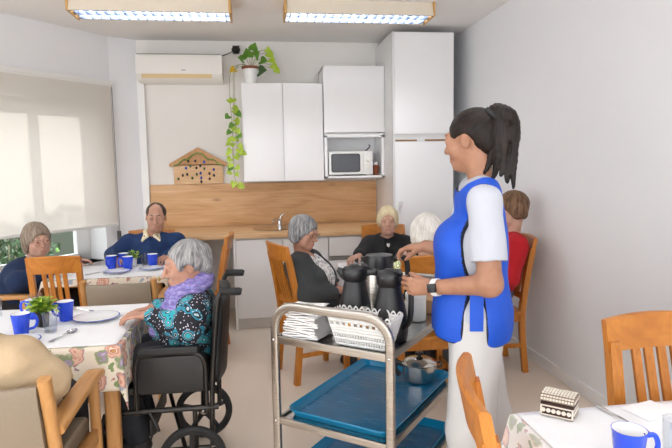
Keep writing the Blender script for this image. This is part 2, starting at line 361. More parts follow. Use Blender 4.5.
# ------------------------------------------------------------------ smooth solids for bodies, hair and clothes
class SDF:
    def __init__(s, prims=None): s.P = list(prims or [])
    def cap(s, a, b, ra, rb=None, k=.02, sub=False):
        s.P.append(('c', np.array(a, float), np.array(b, float), ra, ra if rb is None else rb, k, sub, 0.0)); return s
    def ell(s, c, r, k=.02, sub=False, F=None):
        s.P.append(('e', np.array(c, float), np.eye(3) if F is None else F, np.array(r if hasattr(r, '__len__') else (r, r, r), float), None, k, sub, 0.0)); return s
    def take(s, prims, inf=0.0, k=None):
        for p in prims: s.P.append(p[:5] + (p[5] if k is None else k, p[6], p[7] + inf))
        return s
    @staticmethod
    def d(p, Q):
        if p[0] == 'c':
            a, b = p[1].astype(np.float32), p[2].astype(np.float32); ab = b - a; L = float(ab.dot(ab)) + 1e-12
            q = Q - a; t = np.clip(q @ ab / L, 0, 1)
            return np.sqrt(((q - t[..., None] * ab) ** 2).sum(-1)) - (p[3] + (p[4] - p[3]) * t) - p[7]
        q = (Q - p[1].astype(np.float32)) @ p[2].T.astype(np.float32); r = (p[3] + p[7]).astype(np.float32)
        k0 = np.sqrt(((q / r) ** 2).sum(-1)); k1 = np.sqrt(((q / (r * r)) ** 2).sum(-1)) + 1e-9
        return k0 * (k0 - 1) / k1
    @staticmethod
    def bb(p):
        if p[0] == 'c':
            R = max(p[3], p[4]) + p[7]; return np.minimum(p[1], p[2]) - R, np.maximum(p[1], p[2]) + R
        e = np.sqrt(((p[2] * (p[3] + p[7])[:, None]) ** 2).sum(0)); return p[1] - e, p[1] + e
    @staticmethod
    def comb(D, d, k, sub):
        if sub: D = -D
        h = np.maximum(k - np.abs(D - d), 0) / k; m = np.minimum(D, d) - h * h * k * .25
        return -m if sub else m
    def at(s, Q):
        Q = np.asarray(Q, np.float32); D = np.full(Q.shape[:-1], 1.0, np.float32)
        for p in s.P: D = s.comb(D, s.d(p, Q), p[5], p[6])
        return D
    def mesh(s, h, clip=None):
        los, his = zip(*[s.bb(p) for p in s.P if not p[6]])
        lo = np.min(los, 0) - 3 * h; hi = np.max(his, 0) + 3 * h
        if clip: lo = np.maximum(lo, clip[0]); hi = np.minimum(hi, clip[1])
        n = np.ceil((hi - lo) / h).astype(int) + 1
        ax = [(lo[i] + h * np.arange(n[i])).astype(np.float32) for i in range(3)]
        D = np.full(tuple(n), 1.0, np.float32)
        for p in s.P:
            b0, b1 = s.bb(p); mg = p[5] * 1.0 + 3 * h
            i0 = np.clip(np.floor((b0 - mg - lo) / h).astype(int), 0, n); i1 = np.clip(np.ceil((b1 + mg - lo) / h).astype(int) + 1, 0, n)
            if (i1 <= i0).any(): continue
            sl = tuple(slice(i0[i], i1[i]) for i in range(3))
            Q = np.stack(np.meshgrid(*[ax[i][sl[i]] for i in range(3)], indexing='ij'), -1)
            D[sl] = s.comb(D[sl], s.d(p, Q), p[5], p[6])
        D[0] = D[-1] = 1; D[:, 0] = D[:, -1] = 1; D[:, :, 0] = D[:, :, -1] = 1
        return nets(D, lo, h)

def nets(D, lo, h):
    S = D < 0
    c = np.zeros(tuple(x - 1 for x in D.shape), np.uint8)
    C = [(i, j, k) for i in (0, 1) for j in (0, 1) for k in (0, 1)]
    sh = c.shape
    for (i, j, k) in C: c += S[i:i + sh[0], j:j + sh[1], k:k + sh[2]]
    act = (c > 0) & (c < 8); ijk = np.argwhere(act); idx = np.full(sh, -1, np.int32); idx[act] = np.arange(len(ijk))
    acc = np.zeros((len(ijk), 3)); cnt = np.zeros(len(ijk))
    val = {cc: D[ijk[:, 0] + cc[0], ijk[:, 1] + cc[1], ijk[:, 2] + cc[2]] for cc in C}
    for a in C:
        for ax in range(3):
            if a[ax]: continue
            b = list(a); b[ax] = 1; b = tuple(b)
            da, db = val[a], val[b]; m = (da < 0) != (db < 0)
            t = np.where(m, da / np.where(m, da - db, 1), 0)
            p = np.array(a)[None, :] + t[:, None] * (np.array(b) - np.array(a))[None, :]
            acc += p * m[:, None]; cnt += m
    Vt = (ijk + acc / cnt[:, None]) * h + lo
    F = []
    for ax in range(3):
        u, w = [(1, 2), (2, 0), (0, 1)][ax]
        s0 = [slice(None)] * 3; s1 = [slice(None)] * 3; s0[ax] = slice(0, -1); s1[ax] = slice(1, None)
        e = S[tuple(s0)] != S[tuple(s1)]
        E = np.argwhere(e); E = E[(E[:, u] > 0) & (E[:, w] > 0) & (E[:, u] < D.shape[u] - 1) & (E[:, w] < D.shape[w] - 1)]
        ins = S[E[:, 0], E[:, 1], E[:, 2]]
        def cell(du, dw):
            q = E.copy(); q[:, u] -= du; q[:, w] -= dw; return idx[q[:, 0], q[:, 1], q[:, 2]]
        qd = np.stack([cell(1, 1), cell(0, 1), cell(0, 0), cell(1, 0)], 1)
        qd[~ins] = qd[~ins][:, ::-1]; F.append(qd)
    F = np.concatenate(F); F = F[(F >= 0).all(1)]
    return Vt, F

def normals(Vt, F):
    n = np.cross(Vt[F[:, 2]] - Vt[F[:, 0]], Vt[F[:, 3]] - Vt[F[:, 1]]); N = np.zeros_like(Vt)
    for i in range(4): np.add.at(N, F[:, i], n)
    return N / (np.linalg.norm(N, axis=1)[:, None] + 1e-12)
_r = np.random.default_rng(5); _K = _r.normal(size=(14, 3)); _K /= np.linalg.norm(_K, axis=1)[:, None]; _PH = _r.uniform(0, 6.28, 14)
def wob(P, wl, seed=0, st=(1, 1, 1)):
    K = np.roll(_K, seed, 0) * np.array(st) * (2 * PI / wl) * (.7 + .6 * np.arange(14)[:, None] / 14)
    return np.sin(P @ K.T + _PH).mean(1) * 1.9
def displace(Vt, F, *terms):
    N = normals(Vt, F); P = Vt.copy()
    for (amp, wl, seed, st) in terms: Vt = Vt + N * (amp * wob(P, wl, seed, st))[:, None]
    return Vt
def smooth_mesh(Vt, F, it=1):
    for _ in range(it):
        A = np.zeros_like(Vt); c = np.zeros(len(Vt))
        for i in range(4):
            for j in (1, 3): np.add.at(A, F[:, i], Vt[F[:, (i + j) % 4]]); np.add.at(c, F[:, i], 1)
        Vt = .5 * Vt + .5 * A / np.maximum(c, 1)[:, None]
    return Vt
def solid(name, sd, h, mats, parent, base, disp=(), pred=None, sm=0, clip=None):
    Vt, F = sd.mesh(h, clip)
    if sm: Vt = smooth_mesh(Vt, F, sm)
    mi = None
    if pred is not None: mi = pred(Vt[F].mean(1))
    if disp: Vt = displace(Vt, F, *disp)
    return obj(name, (Vt - base, F, mi), mats, parent, sharp=0)

# ------------------------------------------------------------------ people
def frame(f, pitch=0, roll=0):
    f = unit(V(f[0], f[1], 0)); x = V(f[1], -f[0], 0); z = V(0, 0, 1)
    p = math.radians(pitch); y = f * math.cos(p) - z * math.sin(p); z = np.cross(x, y)
    r = math.radians(roll); x, z = x * math.cos(r) + z * math.sin(r), z * math.cos(r) - x * math.sin(r)
    return np.stack([x, y, z])          # rows: right, forward, up
class Head:
    def __init__(s, c, f, pitch=0, roll=0, sc=1.0): s.c = np.array(c, float); s.F = frame(f, pitch, roll); s.s = sc
    def p(s, x, y, z): return s.c + s.s * (V(x, y, z) @ s.F)
    def e(s, sd, c, r, k=.02, sub=False): sd.ell(s.p(*c), np.array(r) * s.s, k * s.s, sub, s.F)
    def k(s, sd, a, b, ra, rb=None, k=.02, sub=False): sd.cap(s.p(*a), s.p(*b), ra * s.s, (ra if rb is None else rb) * s.s, k * s.s, sub)
    def loc(s, Q): return ((np.asarray(Q) - s.c) @ s.F.T) / s.s
def face(sd, H, jaw=1.0, nose=1.0, old=0.0, smile=0.0):
    H.e(sd, (0, -.018, .033), (.072, .092, .080), .02)
    H.e(sd, (0, .018, -.035), (.057 * jaw, .068, .079), .035)
    H.e(sd, (0, .058 if old else .063, -.085), (.029 * jaw, .025, .021), .03 if old else .022)
    for q in (-1, 1):
        H.e(sd, (q * .038, .058, -.022), (.024, .024, .024), .025)
        if old: H.e(sd, (q * .040 * jaw, .038, -.068), (.017, .024, .022), .025)
    H.k(sd, (-.032, .078, .034), (.032, .078, .034), .010, None, .02)
    for q in (-1, 1): H.e(sd, (q * .031, .100, .012), (.020, .020, .014), .016, True)
    for q in (-1, 1): H.e(sd, (q * .031, .074, .012), (.016, .014, .012), .008)
    for q in (-1, 1): H.e(sd, (q * .031, .0765, .0195), (.0165, .0135, .0075), .006); H.e(sd, (q * .031, .0765, .0035), (.0155, .0125, .0055), .006)
    if old:
        for q in (-1, 1): H.k(sd, (q * .019, .098, -.026), (q * .034, .082, -.064), .0022, .0018, .008, True)
    H.k(sd, (0, .083, .022), (0, .103 + .004 * nose, -.022), .007, .0105 * nose, .012)
    for q in (-1, 1): H.e(sd, (q * .011, .092, -.026), (.008, .009, .007), .008)
    H.k(sd, (-.018, .081, -.052 + smile * .004), (0, .088, -.054), .0065, .008, .010); H.k(sd, (.018, .081, -.052 + smile * .004), (0, .088, -.054), .0065, .008, .010)
    H.k(sd, (-.014, .082, -.064), (.014, .082, -.064), .008, None, .012)
    H.k(sd, (-.022, .094, -.0585 + smile * .006), (0, .0985, -.0595), .0035, .003, .005, True); H.k(sd, (.022, .094, -.0585 + smile * .006), (0, .0985, -.0595), .0035, .003, .005, True)
    for q in (-1, 1):
        H.e(sd, (q * .074, -.008, -.004), (.008, .0165, .028), .010)
        H.e(sd, (q * .081, -.003, .002), (.004, .008, .014), .006, True)
def lips_pred(H):
    def f(C):
        L = H.loc(C); return (((L[:, 0] / .0215) ** 2 + ((L[:, 2] + .0592) / .0085) ** 2 < 1) & (L[:, 1] > .07)).astype(np.int32)
    return f
def face_parts(H, root, base, brow='hair_brown', hb=.004, lashes=True):
    for q in (-1, 1):
        mb = MB(); M = Matrix.Identity(3)
        vs = MB().sph((0, 0, 0), .0118 * H.s, 20)
        e = MB()
        pts = [H.p(q * .031, .0775, .012) - base + V(*p) for p in vs.v]
        e.add(pts, vs.f)
        L = [(np.mean([vs.v[i] for i in f], 0) @ H.F.T) for f in vs.f]
        e.mi = [1 if (unit(l)[1] > .80) else 0 for l in L]
        obj('eye', e, ['sclera', 'iris'], root, sharp=0)
        sd = SDF(); H.k(sd, (q * .016, .0862, .037), (q * .031, .0846, .0405), .0028, .0030, .004); H.k(sd, (q * .031, .0846, .0405), (q * .046, .0712, .036), .0030, .0016, .004)
        solid('eyebrow', sd, .0022, brow, root, base)
def glasses(H, root, base, mat_='glass_rim', w=.030, hgt=.021):
    m = MB()
    for q in (-1, 1):
        pts = [H.p(q * .033 + w * math.cos(a) * (1 if True else 0), .108 - .02 * abs(math.cos(a)) * (1 if q * math.cos(a) > 0 else .0), .008 + hgt * math.sin(a)) - base for a in np.linspace(0, 2 * PI, 20, endpoint=False)]
        m.tube(pts, .0012, 6, closed=True)
        m.tube([H.p(q * .064, .092, .012) - base, H.p(q * .078, .02, .012) - base, H.p(q * .080, -.02, .004) - base], .0018, 6)
    m.tube([H.p(-.005, .108, .012) - base, H.p(.005, .108, .012) - base], .0018, 6)
    g = obj('glasses', m, mat_, root)
    return g
def ik(S, W, l1, l2, pole):
    d = np.linalg.norm(W - S); u = (W - S) / d; d = min(d, (l1 + l2) * .999); a = (l1 * l1 - l2 * l2 + d * d) / (2 * d)
    hh = math.sqrt(max(l1 * l1 - a * a, 0)); pl = pole - u * pole.dot(u); return S + u * a + unit(pl) * hh
def hand(sd, w, d, n, t, curl=25, s=1.0, spread=.06, thumb=(.65, .6, .35), tcurl=20, k0=.012):
    """w wrist, d towards the knuckles, n the way the palm faces, t the thumb's side"""
    w = np.array(w, float); d = unit(d); n = unit(np.array(n, float) - d * np.dot(n, d)); t = unit(np.array(t, float) - d * np.dot(t, d) - n * np.dot(t, n))
    curls = curl if hasattr(curl, '__len__') else [curl] * 4
    for i, off in enumerate((.030, .010, -.010, -.028)):
        kn = w + s * (d * (.088, .092, .087, .078)[i] + t * off)
        sd.cap(w + s * (d * .005 + t * off * .6), kn, .0135 * s, .0105 * s, k0 * s)
        p = kn; c = math.radians(curls[i] * .6); fd = d + t * (spread * (1.5 - i))
        for L, r0, r1 in (((.042, .047, .043, .033)[i], .0092, .0082), ((.024, .028, .026, .019)[i], .0082, .0074), ((.020, .022, .021, .018)[i], .0074, .0062)):
            dd = unit(fd * math.cos(c) + n * math.sin(c)); q = p + dd * L * s
            sd.cap(p, q, r0 * s, r1 * s, .004 * s); p = q; c += math.radians(curls[i])
    p = w + s * (d * .022 + t * .022 + n * .004); dr = unit(d * thumb[0] + t * thumb[1] + n * thumb[2])
    sd.cap(w + s * (d * .012 + t * .012), p, .015 * s, .0145 * s, .012 * s)
    for L, r0, r1 in ((.036, .0135, .0105), (.030, .0105, .0095), (.024, .0095, .0075)):
        q = p + dr * L * s; sd.cap(p, q, r0 * s, r1 * s, .006 * s); p = q
        dr = unit(dr + (d * .5 - t * .35 + n * .3) * math.sin(math.radians(tcurl)))

def person(label, Hd, g, Pv, hands=(), nb=None, sw=.165, h=.0055, skin='skin_old', bust=.5, belly=0.0, torso_r=1.0, legs='sit', knee=None,
           foot=None, jaw=1.0, nose=1.0, old=1.0, smile=0.0, arm_l=(.27, .24), poles=None, hs=.92, neck_r=.050, feet_z=0.0, sh=None, group=None, foot_dir=None):
    """Builds the body and returns everything the clothes need. hands: for each side (right, left) a dict(w, d, n, t, curl)"""
    base = V(Pv[0], Pv[1], 0); root = thing('person', label, 'person', tuple(base), 0, group)
    G = frame(g); R, Fw, Up = G
    Pv = np.array(Pv, float); H = Hd
    nb = H.c - .025 * H.F[1] * H.s - V(0, 0, .150) * H.s if nb is None else np.array(nb, float)
    ch = Pv * .42 + nb * .58 - V(0, 0, .03)
    T = SDF(); t = torso_r
    T.ell(Pv, (.165 * t, .125 * t, .115), .05, False, G)
    wa = Pv * .62 + nb * .38 - V(0, 0, .01)
    T.ell(wa + Fw * .015 * (1 + belly * 2), (.145 * t, (.105 + .03 * belly) * t, .13), .08, False, G)
    T.ell(ch, (.155 * t, .110 * t, .15), .08, False, G)
    S = sh or [nb + R * q * sw - V(0, 0, .062) for q in (1, -1)]
    S = [np.array(x, float) for x in S]
    T.cap(S[0] - R * .03, S[1] + R * .03, .055 * t, .055 * t, .06)
    T.cap(nb - V(0, 0, .05) + R * .05, nb - V(0, 0, .05) - R * .05, .055, None, .05)
    if bust:
        for q in (1, -1): T.ell(ch + Fw * (.075 + .02 * bust) + R * q * .065 - V(0, 0, .01), (.062, .05 + .02 * bust, .062), .05, False, G)
    N = SDF(); N.cap(nb - V(0, 0, .05), H.p(0, -.034, -.045), neck_r * 1.08, neck_r, .018)
    Hs = SDF(); face(Hs, H, jaw, nose, old, smile)
    A = []; HA = []; info = []
    for i, hd in enumerate(hands):
        q = (1, -1)[i]; W = np.array(hd['w'], float)
        pole = np.array(hd['pole'], float) if 'pole' in hd else (-Up * 1.0 + R * q * .5 - Fw * .3)
        E = np.array(hd['e'], float) if 'e' in hd else ik(S[i], W, *arm_l, pole)
        a = SDF(); a.cap(S[i], E, .050, .041, .04); a.cap(E, W, .040, .026, .03); A.append(a)
        b = SDF(); hand(b, W, hd['d'], hd['n'], hd['t'], hd.get('curl', 25), hs, hd.get('spread', .06), hd.get('thumb', (.65, .6, .35)), hd.get('tcurl', 20)); HA.append(b); info.append((S[i], E, W))
    L = []; F_ = []; legpts = []
    for i, q in enumerate((1, -1)):
        hip = Pv + R * q * .085 - V(0, 0, .01)
        if legs == 'sit':
            kn = np.array(knee[i], float) if knee else V(*(hip + Fw * .40 + R * q * .02)[:2], .53 + feet_z)
            an = np.array(foot[i], float) if foot else V(*(kn + Fw * .02)[:2], .085 + feet_z)
        else: kn = np.array(knee[i], float); an = np.array(foot[i], float)
        l = SDF(); l.cap(hip, kn, .085, .058, .05); l.cap(kn, an, .055, .036, .04); L.append(l)
        f = SDF(); tf = Fw if foot_dir is None else unit(foot_dir[i])
        f.cap(an - V(0, 0, .04), an - V(0, 0, .052) + tf * .13, .034, .030, .03); L[-1].take(f.P); F_.append((an, tf)); legpts.append((hip, kn, an))
    B = SDF(); B.take(T.P).take(N.P).take(Hs.P)
    for a in A: B.take(a.P)
    for l in L: B.take(l.P)
    for b in HA: B.take(b.P)
    lp = lips_pred(H); solid('body', B, h, [skin, 'lips'], root, base, pred=lp)
    return dict(root=root, base=base, G=G, T=T, N=N, A=A, L=L, H=H, nb=nb, ch=ch, S=S, info=info, Pv=Pv, feet=F_, legpts=legpts, h=h, wa=wa)

def garment(P, name, mats, inf=.010, sleeves=True, cuff=.02, length=0.0, cuts=(), disp=((.0035, .16, 0, (1, 1, 1)), (.002, .07, 3, (1, 1, .5))), arms=(0, 1), k=None, pred=None, adds=(), skirt=None, h=None, sleeve_inf=.012, pre=None, trim_top=None):
    sd = SDF(); sd.take(P['T'].P, inf)
    if pre: pre(sd)
    if sleeves:
        for i in arms:
            S, E, W = P['info'][i]
            u = unit(W - E)
            sd.cap(S, E, .050 + sleeve_inf, .042 + sleeve_inf, .04); sd.cap(E, W - u * cuff, .043 + sleeve_inf, .031 + sleeve_inf * .8, .03)
    for a in adds: sd.P.append(a)
    nb = P['nb']; G = P['G']
    for c in cuts: sd.P.append(c)
    return solid(name, sd, h or P['h'], mats, P['root'], P['base'], disp=disp, pred=pred)
def neck_cut(P, r=.062, fwd=.012, up=.03, k=.008, rz=.05): 
    G = P['G']; return ('e', P['nb'] + G[1] * fwd + V(0, 0, up), G, V(r, r, rz), None, k, True, 0.0)
def v_cut(P, w=.06, depth=.14, fwd=.13, k=.008):
    G = P['G']; return ('c', P['nb'] + G[1] * (fwd - .05) + V(0, 0, .03), P['nb'] + G[1] * (fwd + .02) - V(0, 0, depth), w, .006, k, True, 0.0)
def trousers(P, mat_='trousers_dark', inf=.014, h=None):
    sd = SDF(); sd.take(P['T'].P[:1], inf)
    for (hip, kn, an) in P['legpts']: sd.cap(hip, kn, .085 + inf, .062 + inf, .05); sd.cap(kn, an + V(0, 0, .02), .060 + inf, .048 + inf, .03)
    solid('trousers', sd, h or .008, mat_, P['root'], P['base'], disp=((.003, .1, 1, (1, 1, 1)),))
def shoes(P, mat_='shoe_black'):
    for (an, tf) in P['feet']:
        sd = SDF(); z = V(0, 0, 1); s0 = V(an[0], an[1], an[2] - .045)
        sd.cap(s0 - tf * .03, s0 + tf * .06, .040, .042, .02); sd.cap(s0 + tf * .05 - z * .004, s0 + tf * .15 - z * .010, .040, .030, .03)
        sd.cap(an + z * .0, s0, .042, .040, .02)
        solid('shoe', sd, .006, mat_, P['root'], P['base'])
def hair(P, mat_, fn, h=.005, amp=.003, wl=.05, st=(1, 1, .5), name='hair', extra=(), pole=(0, -.25, .97)):
    sd = SDF(); fn(sd, P['H']); o = solid(name, sd, h, mat_, P['root'], P['base'], disp=((amp, wl, 2, st), (amp * .4, wl * .45, 5, st)) + tuple(extra))
    n = len(o.data.vertices); co = np.empty(n * 3, np.float32); o.data.vertices.foreach_get('co', co); co = co.reshape(-1, 3).astype(float) + P['base']
    if name == 'ponytail': S_ = co * np.array([26, 26, 1.5])
    else:
        L = P['H'].loc(co) - V(0, -.02, .02); z = unit(V(*pole)); x = V(1, 0, 0); y = np.cross(z, x); u = L / (np.linalg.norm(L, axis=1)[:, None] + 1e-9)
        c = np.clip(u @ z, -1, 1); az = np.arctan2(u @ x, u @ y); pol = np.arccos(c); k = 2.6
        S_ = np.stack([np.cos(az) * k, np.sin(az) * k, pol * .35 + .12 * np.sin(az * 3)], 1)
    at = o.data.attributes.new('strand', 'FLOAT_VECTOR', 'POINT'); at.data.foreach_set('vector', S_.astype(np.float32).ravel()); return o
def hair_bob(sd, H, side=-.03, nape=-.06, vol=.014, fringe=.060, open_=.066):
    H.e(sd, (0, -.022, .037), (.073 + vol, .094 + vol, .080 + vol), .02)
    for q in (-1, 1): H.e(sd, (q * (.064 + vol * .6), -.030, .000 + side * .5), (.022, .050, .055 - side * .4), .03)
    H.e(sd, (0, -.080, -.01 + nape * .4), (.060 + vol * .5, .032, .055), .03)
    H.e(sd, (0, .110, fringe - .095), (open_, .082, .092), .02, True)
    H.e(sd, (0, .03, -.110), (.075, .09, .05), .02, True)
# ------------------------------------------------------------------ the room
CZ = 2.80; BY = 6.0; RX = 2.035
struct('wall_right', MB().bx(RX, RX + .12, -2.6, BY + .1, 0, CZ), 'wall_paint')
struct('wall_back', MB().bx(-1.20, RX, BY, BY + .12, 0, CZ), 'wall_paint_warm')
struct('baseboard_right', MB().bx(RX - .014, RX, -2.4, BY, 0, .085, .004), 'white_trim')
P0 = Vector((-1.416, 5.843, 0)); DW = Vector((-.62, -.785, 0)).normalized(); NO = Vector((-DW.y * -1, -DW.x, 0))
NO = Vector((-.785, .62, 0)).normalized()          # outwards through the window wall
MW = Matrix(((NO.x, DW.x, 0, P0.x), (NO.y, DW.y, 0, P0.y), (0, 0, 1, 0), (0, 0, 0, 1)))   # local (outward, along, up)
W0, W1, WS, WT = .14, 2.55, .62, 2.32
m = MB(); WK = .34
m.bx(0, WK, -.0, W0, 0, CZ, 0, 0, MW); m.bx(0, WK, W1, 3.1, 0, CZ, 0, 0, MW); m.bx(0, WK, W0, W1, 0, WS, 0, 0, MW); m.bx(0, WK, W0, W1, WT, CZ, 0, 0, MW)
struct('wall_left', m, 'wall_paint')
q0 = P0; q1 = Vector((-1.185, 6.0, 0)); e = (q1 - q0)
m = MB(); m.prism([(q0.x, q0.y), (q1.x, q1.y), (q1.x, q1.y + .12), (q0.x - .02, q0.y + .14)], 0, CZ, 2)
struct('wall_corner', m, 'wall_paint')
E0 = MW @ Vector((0, 3.1, 0))
m = MB(); xa, xb = E0.x - .12, E0.x
m.bx(xa, xb, -2.5, E0.y + .05, 0, .70); m.bx(xa, xb, -2.5, E0.y + .05, 2.45, CZ); m.bx(xa, xb, -2.5, -2.0, .70, 2.45); m.bx(xa, xb, E0.y - .5, E0.y + .05, .70, 2.45); m.bx(xa, xb, .35, .55, .70, 2.45)
struct('wall_far_left', m, 'wall_paint')
m = MB()
for y0, y1 in ((-2.0, .35), (.55, E0.y - .5)):
    for a_, b_ in ((y0, y0 + .06), ((y0 + y1) / 2 - .03, (y0 + y1) / 2 + .03), (y1 - .06, y1)): m.bx(xa + .02, xa + .07, a_, b_, .70, 2.45)
    m.bx(xa + .02, xa + .07, y0, y1, .70, .76); m.bx(xa + .02, xa + .07, y0, y1, 2.39, 2.45)
struct('window_added', m, 'white_trim')  # unseen window, added so side light reaches the right wall
m = MB()                                           # wall behind, with a wide unglazed opening added to let daylight in
m.bx(E0.x, RX, -2.5, -2.38, 0, .45); m.bx(E0.x, RX, -2.5, -2.38, 2.6, CZ); m.bx(E0.x, E0.x + .25, -2.5, -2.38, .45, 2.6); m.bx(RX - .25, RX, -2.5, -2.38, .45, 2.6)
struct('wall_rear', m, 'wall_paint')
m = MB(); m.bx(-.014, 0, W1, 3.08, 0, .085, .004, 0, MW); m.bx(-.014, 0, .02, W1, 0, .085, .004, 0, MW); struct('baseboard_left', m, 'white_trim')
outl = [(RX + .1, -2.5), (RX + .1, BY + .1), (-1.185, BY + .1), (P0.x - .08, P0.y + .06), (E0.x - .1, E0.y + .08), (E0.x - .1, -2.5)]
struct('floor', MB().prism(outl, -.1, 0, 2), 'floor_vinyl')
struct('ceiling', MB().prism(outl, CZ, CZ + .1, 2), 'ceiling_paint')
# window in the left wall
m = MB(); FO = .25
for a, b in ((W0, W0 + .15), (W0 + .56, W0 + .64), (W0 + 1.16, W0 + 1.24), (W0 + 1.76, W0 + 1.84), (W1 - .07, W1)): m.bx(FO, FO + .06, a, b, WS, WT, .006, 0, MW)
m.bx(FO, FO + .06, W0, W1, WS, WS + .07, .006, 0, MW); m.bx(FO, FO + .06, W0, W1, WT - .07, WT, .006, 0, MW)
win = struct('window_1', m, 'white_trim')
pn = MB(); pn.add([(FO + .03, W0 + .05, WS + .05), (FO + .03, W1 - .05, WS + .05), (FO + .03, W1 - .05, WT - .05), (FO + .03, W0 + .05, WT - .05)], [(0, 1, 2, 3)], 0, MW); obj('pane', pn, 'pane_glass', win)
# roller shutter half lowered outside the panes: slats with a few rows of light slots
m = MB(); zb = 2.06; sh_ = .052; n = int((WT - zb) / sh_) + 1
for i in range(n):
    z0 = zb + i * sh_
    m.bx(FO + .080, FO + .092, W0 + .02, W1 - .02, z0, z0 + sh_ * .68, 0, 0, MW)
    slots = i in (2, 3, 4); s0 = W0 + .02
    if slots:
        k = 0
        for cx in np.arange(.80, 2.35, .055): m.bx(FO + .083, FO + .089, s0, cx, z0 + sh_ * .68, z0 + sh_, 0, 0, MW); s0 = cx + .032
    m.bx(FO + .083, FO + .089, s0, W1 - .02, z0 + sh_ * .68, z0 + sh_, 0, 0, MW)
obj('roller_shutter', m, 'shutter_grey', win)
sl = MB(); sl.bx(-.0, FO, W0, W1, WS - .03, WS, .004, 0, MW); obj('sill', sl, 'white_trim', win)
# blind
bl = thing('roller_blind', 'translucent cream roller blind lowered over the window, with beaded chain at its edge', 'blind')
m = MB(); m.bx(-.075, -.012, .02, 2.68, 2.325, 2.365, .008, 0, MW); m.tube([MW @ Vector((-.042, .03, 2.318)), MW @ Vector((-.042, 2.66, 2.318))], .022, 14); obj('cassette', m, 'white_plastic', bl)
m = MB(); m.grid(lambda u, v: MW @ Vector((-.062 + .004 * math.sin(v * 3.1), .045 + u * 2.6, 2.32 - v * 1.345)), 24, 20); obj('fabric', m, 'blind_fabric', bl)
m = MB(); m.bx(-.070, -.054, .045, 2.645, .955, .985, .005, 0, MW); obj('bottom_bar', m, 'white_plastic', bl)
m = MB()
for o in (-.030, -.052): m.tube([MW @ Vector((o, .022, 2.33)), MW @ Vector((o, .022, .90))], .0035, 6)
m.bx(-.060, -.022, .010, .034, .80, .90, .006, 1, MW); obj('chain', m, ['grey_gap', 'sensor_grey'], bl)
# garden outside
struct('garden_ground', MB().bx(.40, 8, -6, 6, -.05, 0, 0, 0, MW), 'garden_soil')
struct('wall_garden', MB().bx(3.9, 4.1, -6, 6, 0, 1.6, 0, 0, MW), 'garden_backdrop')  # dark wall added behind the shrubs to block the bright background
def shrub(nm, label, s_, o, w, d, h, mats, n, seed):
    rg = random.Random(seed); c = MW @ Vector((o, s_, 0)); t = thing(nm, label, 'shrub', (c.x, c.y, 0))
    m = MB()
    for i in range(n):
        a = rg.uniform(0, 6.28); r = math.sqrt(rg.random()); z = rg.uniform(.05, 1); k = (1 - .5 * z ** 2)
        p = V(r * w * k * math.cos(a), r * d * k * math.sin(a), z * h); L = rg.uniform(.05, .11)
        ax = unit(V(rg.gauss(0, 1), rg.gauss(0, 1), rg.gauss(.3, .8))); b = unit(np.cross(ax, V(rg.gauss(0, 1), rg.gauss(0, 1), rg.gauss(0, 1))))
        m.add([p, p + ax * L * .5 + b * L * .28, p + ax * L, p + ax * L * .5 - b * L * .28], [(0, 1, 2, 3)], rg.choice((0, 0, 0, 1)))
    obj('foliage', m, mats, t, sharp=0, fix=False)
    m = MB()
    for i in range(5): a = i * 1.3; m.tube([V(0, 0, 0), V(w * .3 * math.cos(a), d * .3 * math.sin(a), h * .5), V(w * .5 * math.cos(a), d * .5 * math.sin(a), h * .85)], [.018, .012, .005], 6)
    obj('stem', m, 'stem_pale', t)
shrub('garden_shrub', 'dark green garden shrub outside the window, beside the white frame post', .30, 1.5, .55, .45, 1.15, ['leaf_dark', 'leaf_grey'], 1300, 1)
shrub('garden_shrub', 'grey-leaved garden shrub outside the window, behind the woman with glasses', 1.45, 1.4, .55, .45, 1.15, ['leaf_grey', 'leaf_dark'], 1300, 2)
shrub('garden_shrub', 'tall dark shrub further off in the garden, above the lower ones', .1, 2.75, 1.2, .4, 1.6, ['leaf_dark', 'leaf_green'], 2200, 3)
shrub('garden_shrub', 'broad grey-green shrub in the garden, farthest from the frame post', 2.4, 2.75, 1.2, .4, 1.6, ['leaf_grey', 'leaf_dark'], 2200, 4)
# service pipe cover under the air conditioner
struct('trim_1', MB().bx(-1.185, -1.115, BY - .05, BY, .0, 2.43, .006), 'white_trim')

# ------------------------------------------------------------------ ceiling lights
def ceiling_light(label, x, y, group=None):
    t = thing('ceiling_light', label, 'ceiling light', (x, y, 2.69), 0, group)
    w, d, h = 1.20, .30, .11
    m = MB()
    for sy in (-1, 1): m.add([(-w/2, sy*d/2, 0), (w/2, sy*d/2, 0), (w/2, sy*(d/2-.03), h), (-w/2, sy*(d/2-.03), h), (-w/2, sy*(d/2-.008), 0), (w/2, sy*(d/2-.008), 0), (w/2, sy*(d/2-.038), h), (-w/2, sy*(d/2-.038), h)], [(0,1,2,3), (5,4,7,6), (0,4,5,1), (3,2,6,7)])
    m.bx(-w/2, w/2, -d/2 + .03, d/2 - .03, h - .006, h)
    obj('housing', m, 'lamp_cream', t)
    for sx in (-1, 1): obj('end_cap', MB().bx(sx*(w/2-.006)-.008, sx*(w/2-.006)+.008, -d/2, d/2, -.002, h, .003), 'lamp_wood', t)
    obj('reflector', MB().bx(-w/2 + .012, w/2 - .012, -d/2 + .035, d/2 - .035, .088, .094), 'lamp_louvre', t)
    for yy in (-.065, .065): obj('tube', MB().cyl((-w/2 + .03, yy, .062), (w/2 - .03, yy, .062), .014, seg=12), 'lamp_tube', t)
    m = MB()
    for i in range(17): xx = -w/2 + .045 + i * (w - .09) / 16; m.bx(xx - .002, xx + .002, -d/2 + .012, d/2 - .012, .002, .040)
    for yy in (-.12, 0, .12): m.bx(-w/2 + .01, w/2 - .01, yy - .002, yy + .002, .002, .040)
    obj('louvre', m, 'lamp_louvre', t); return t
L1 = ceiling_light('louvred ceiling light over the table by the window', -.775, 4.66)
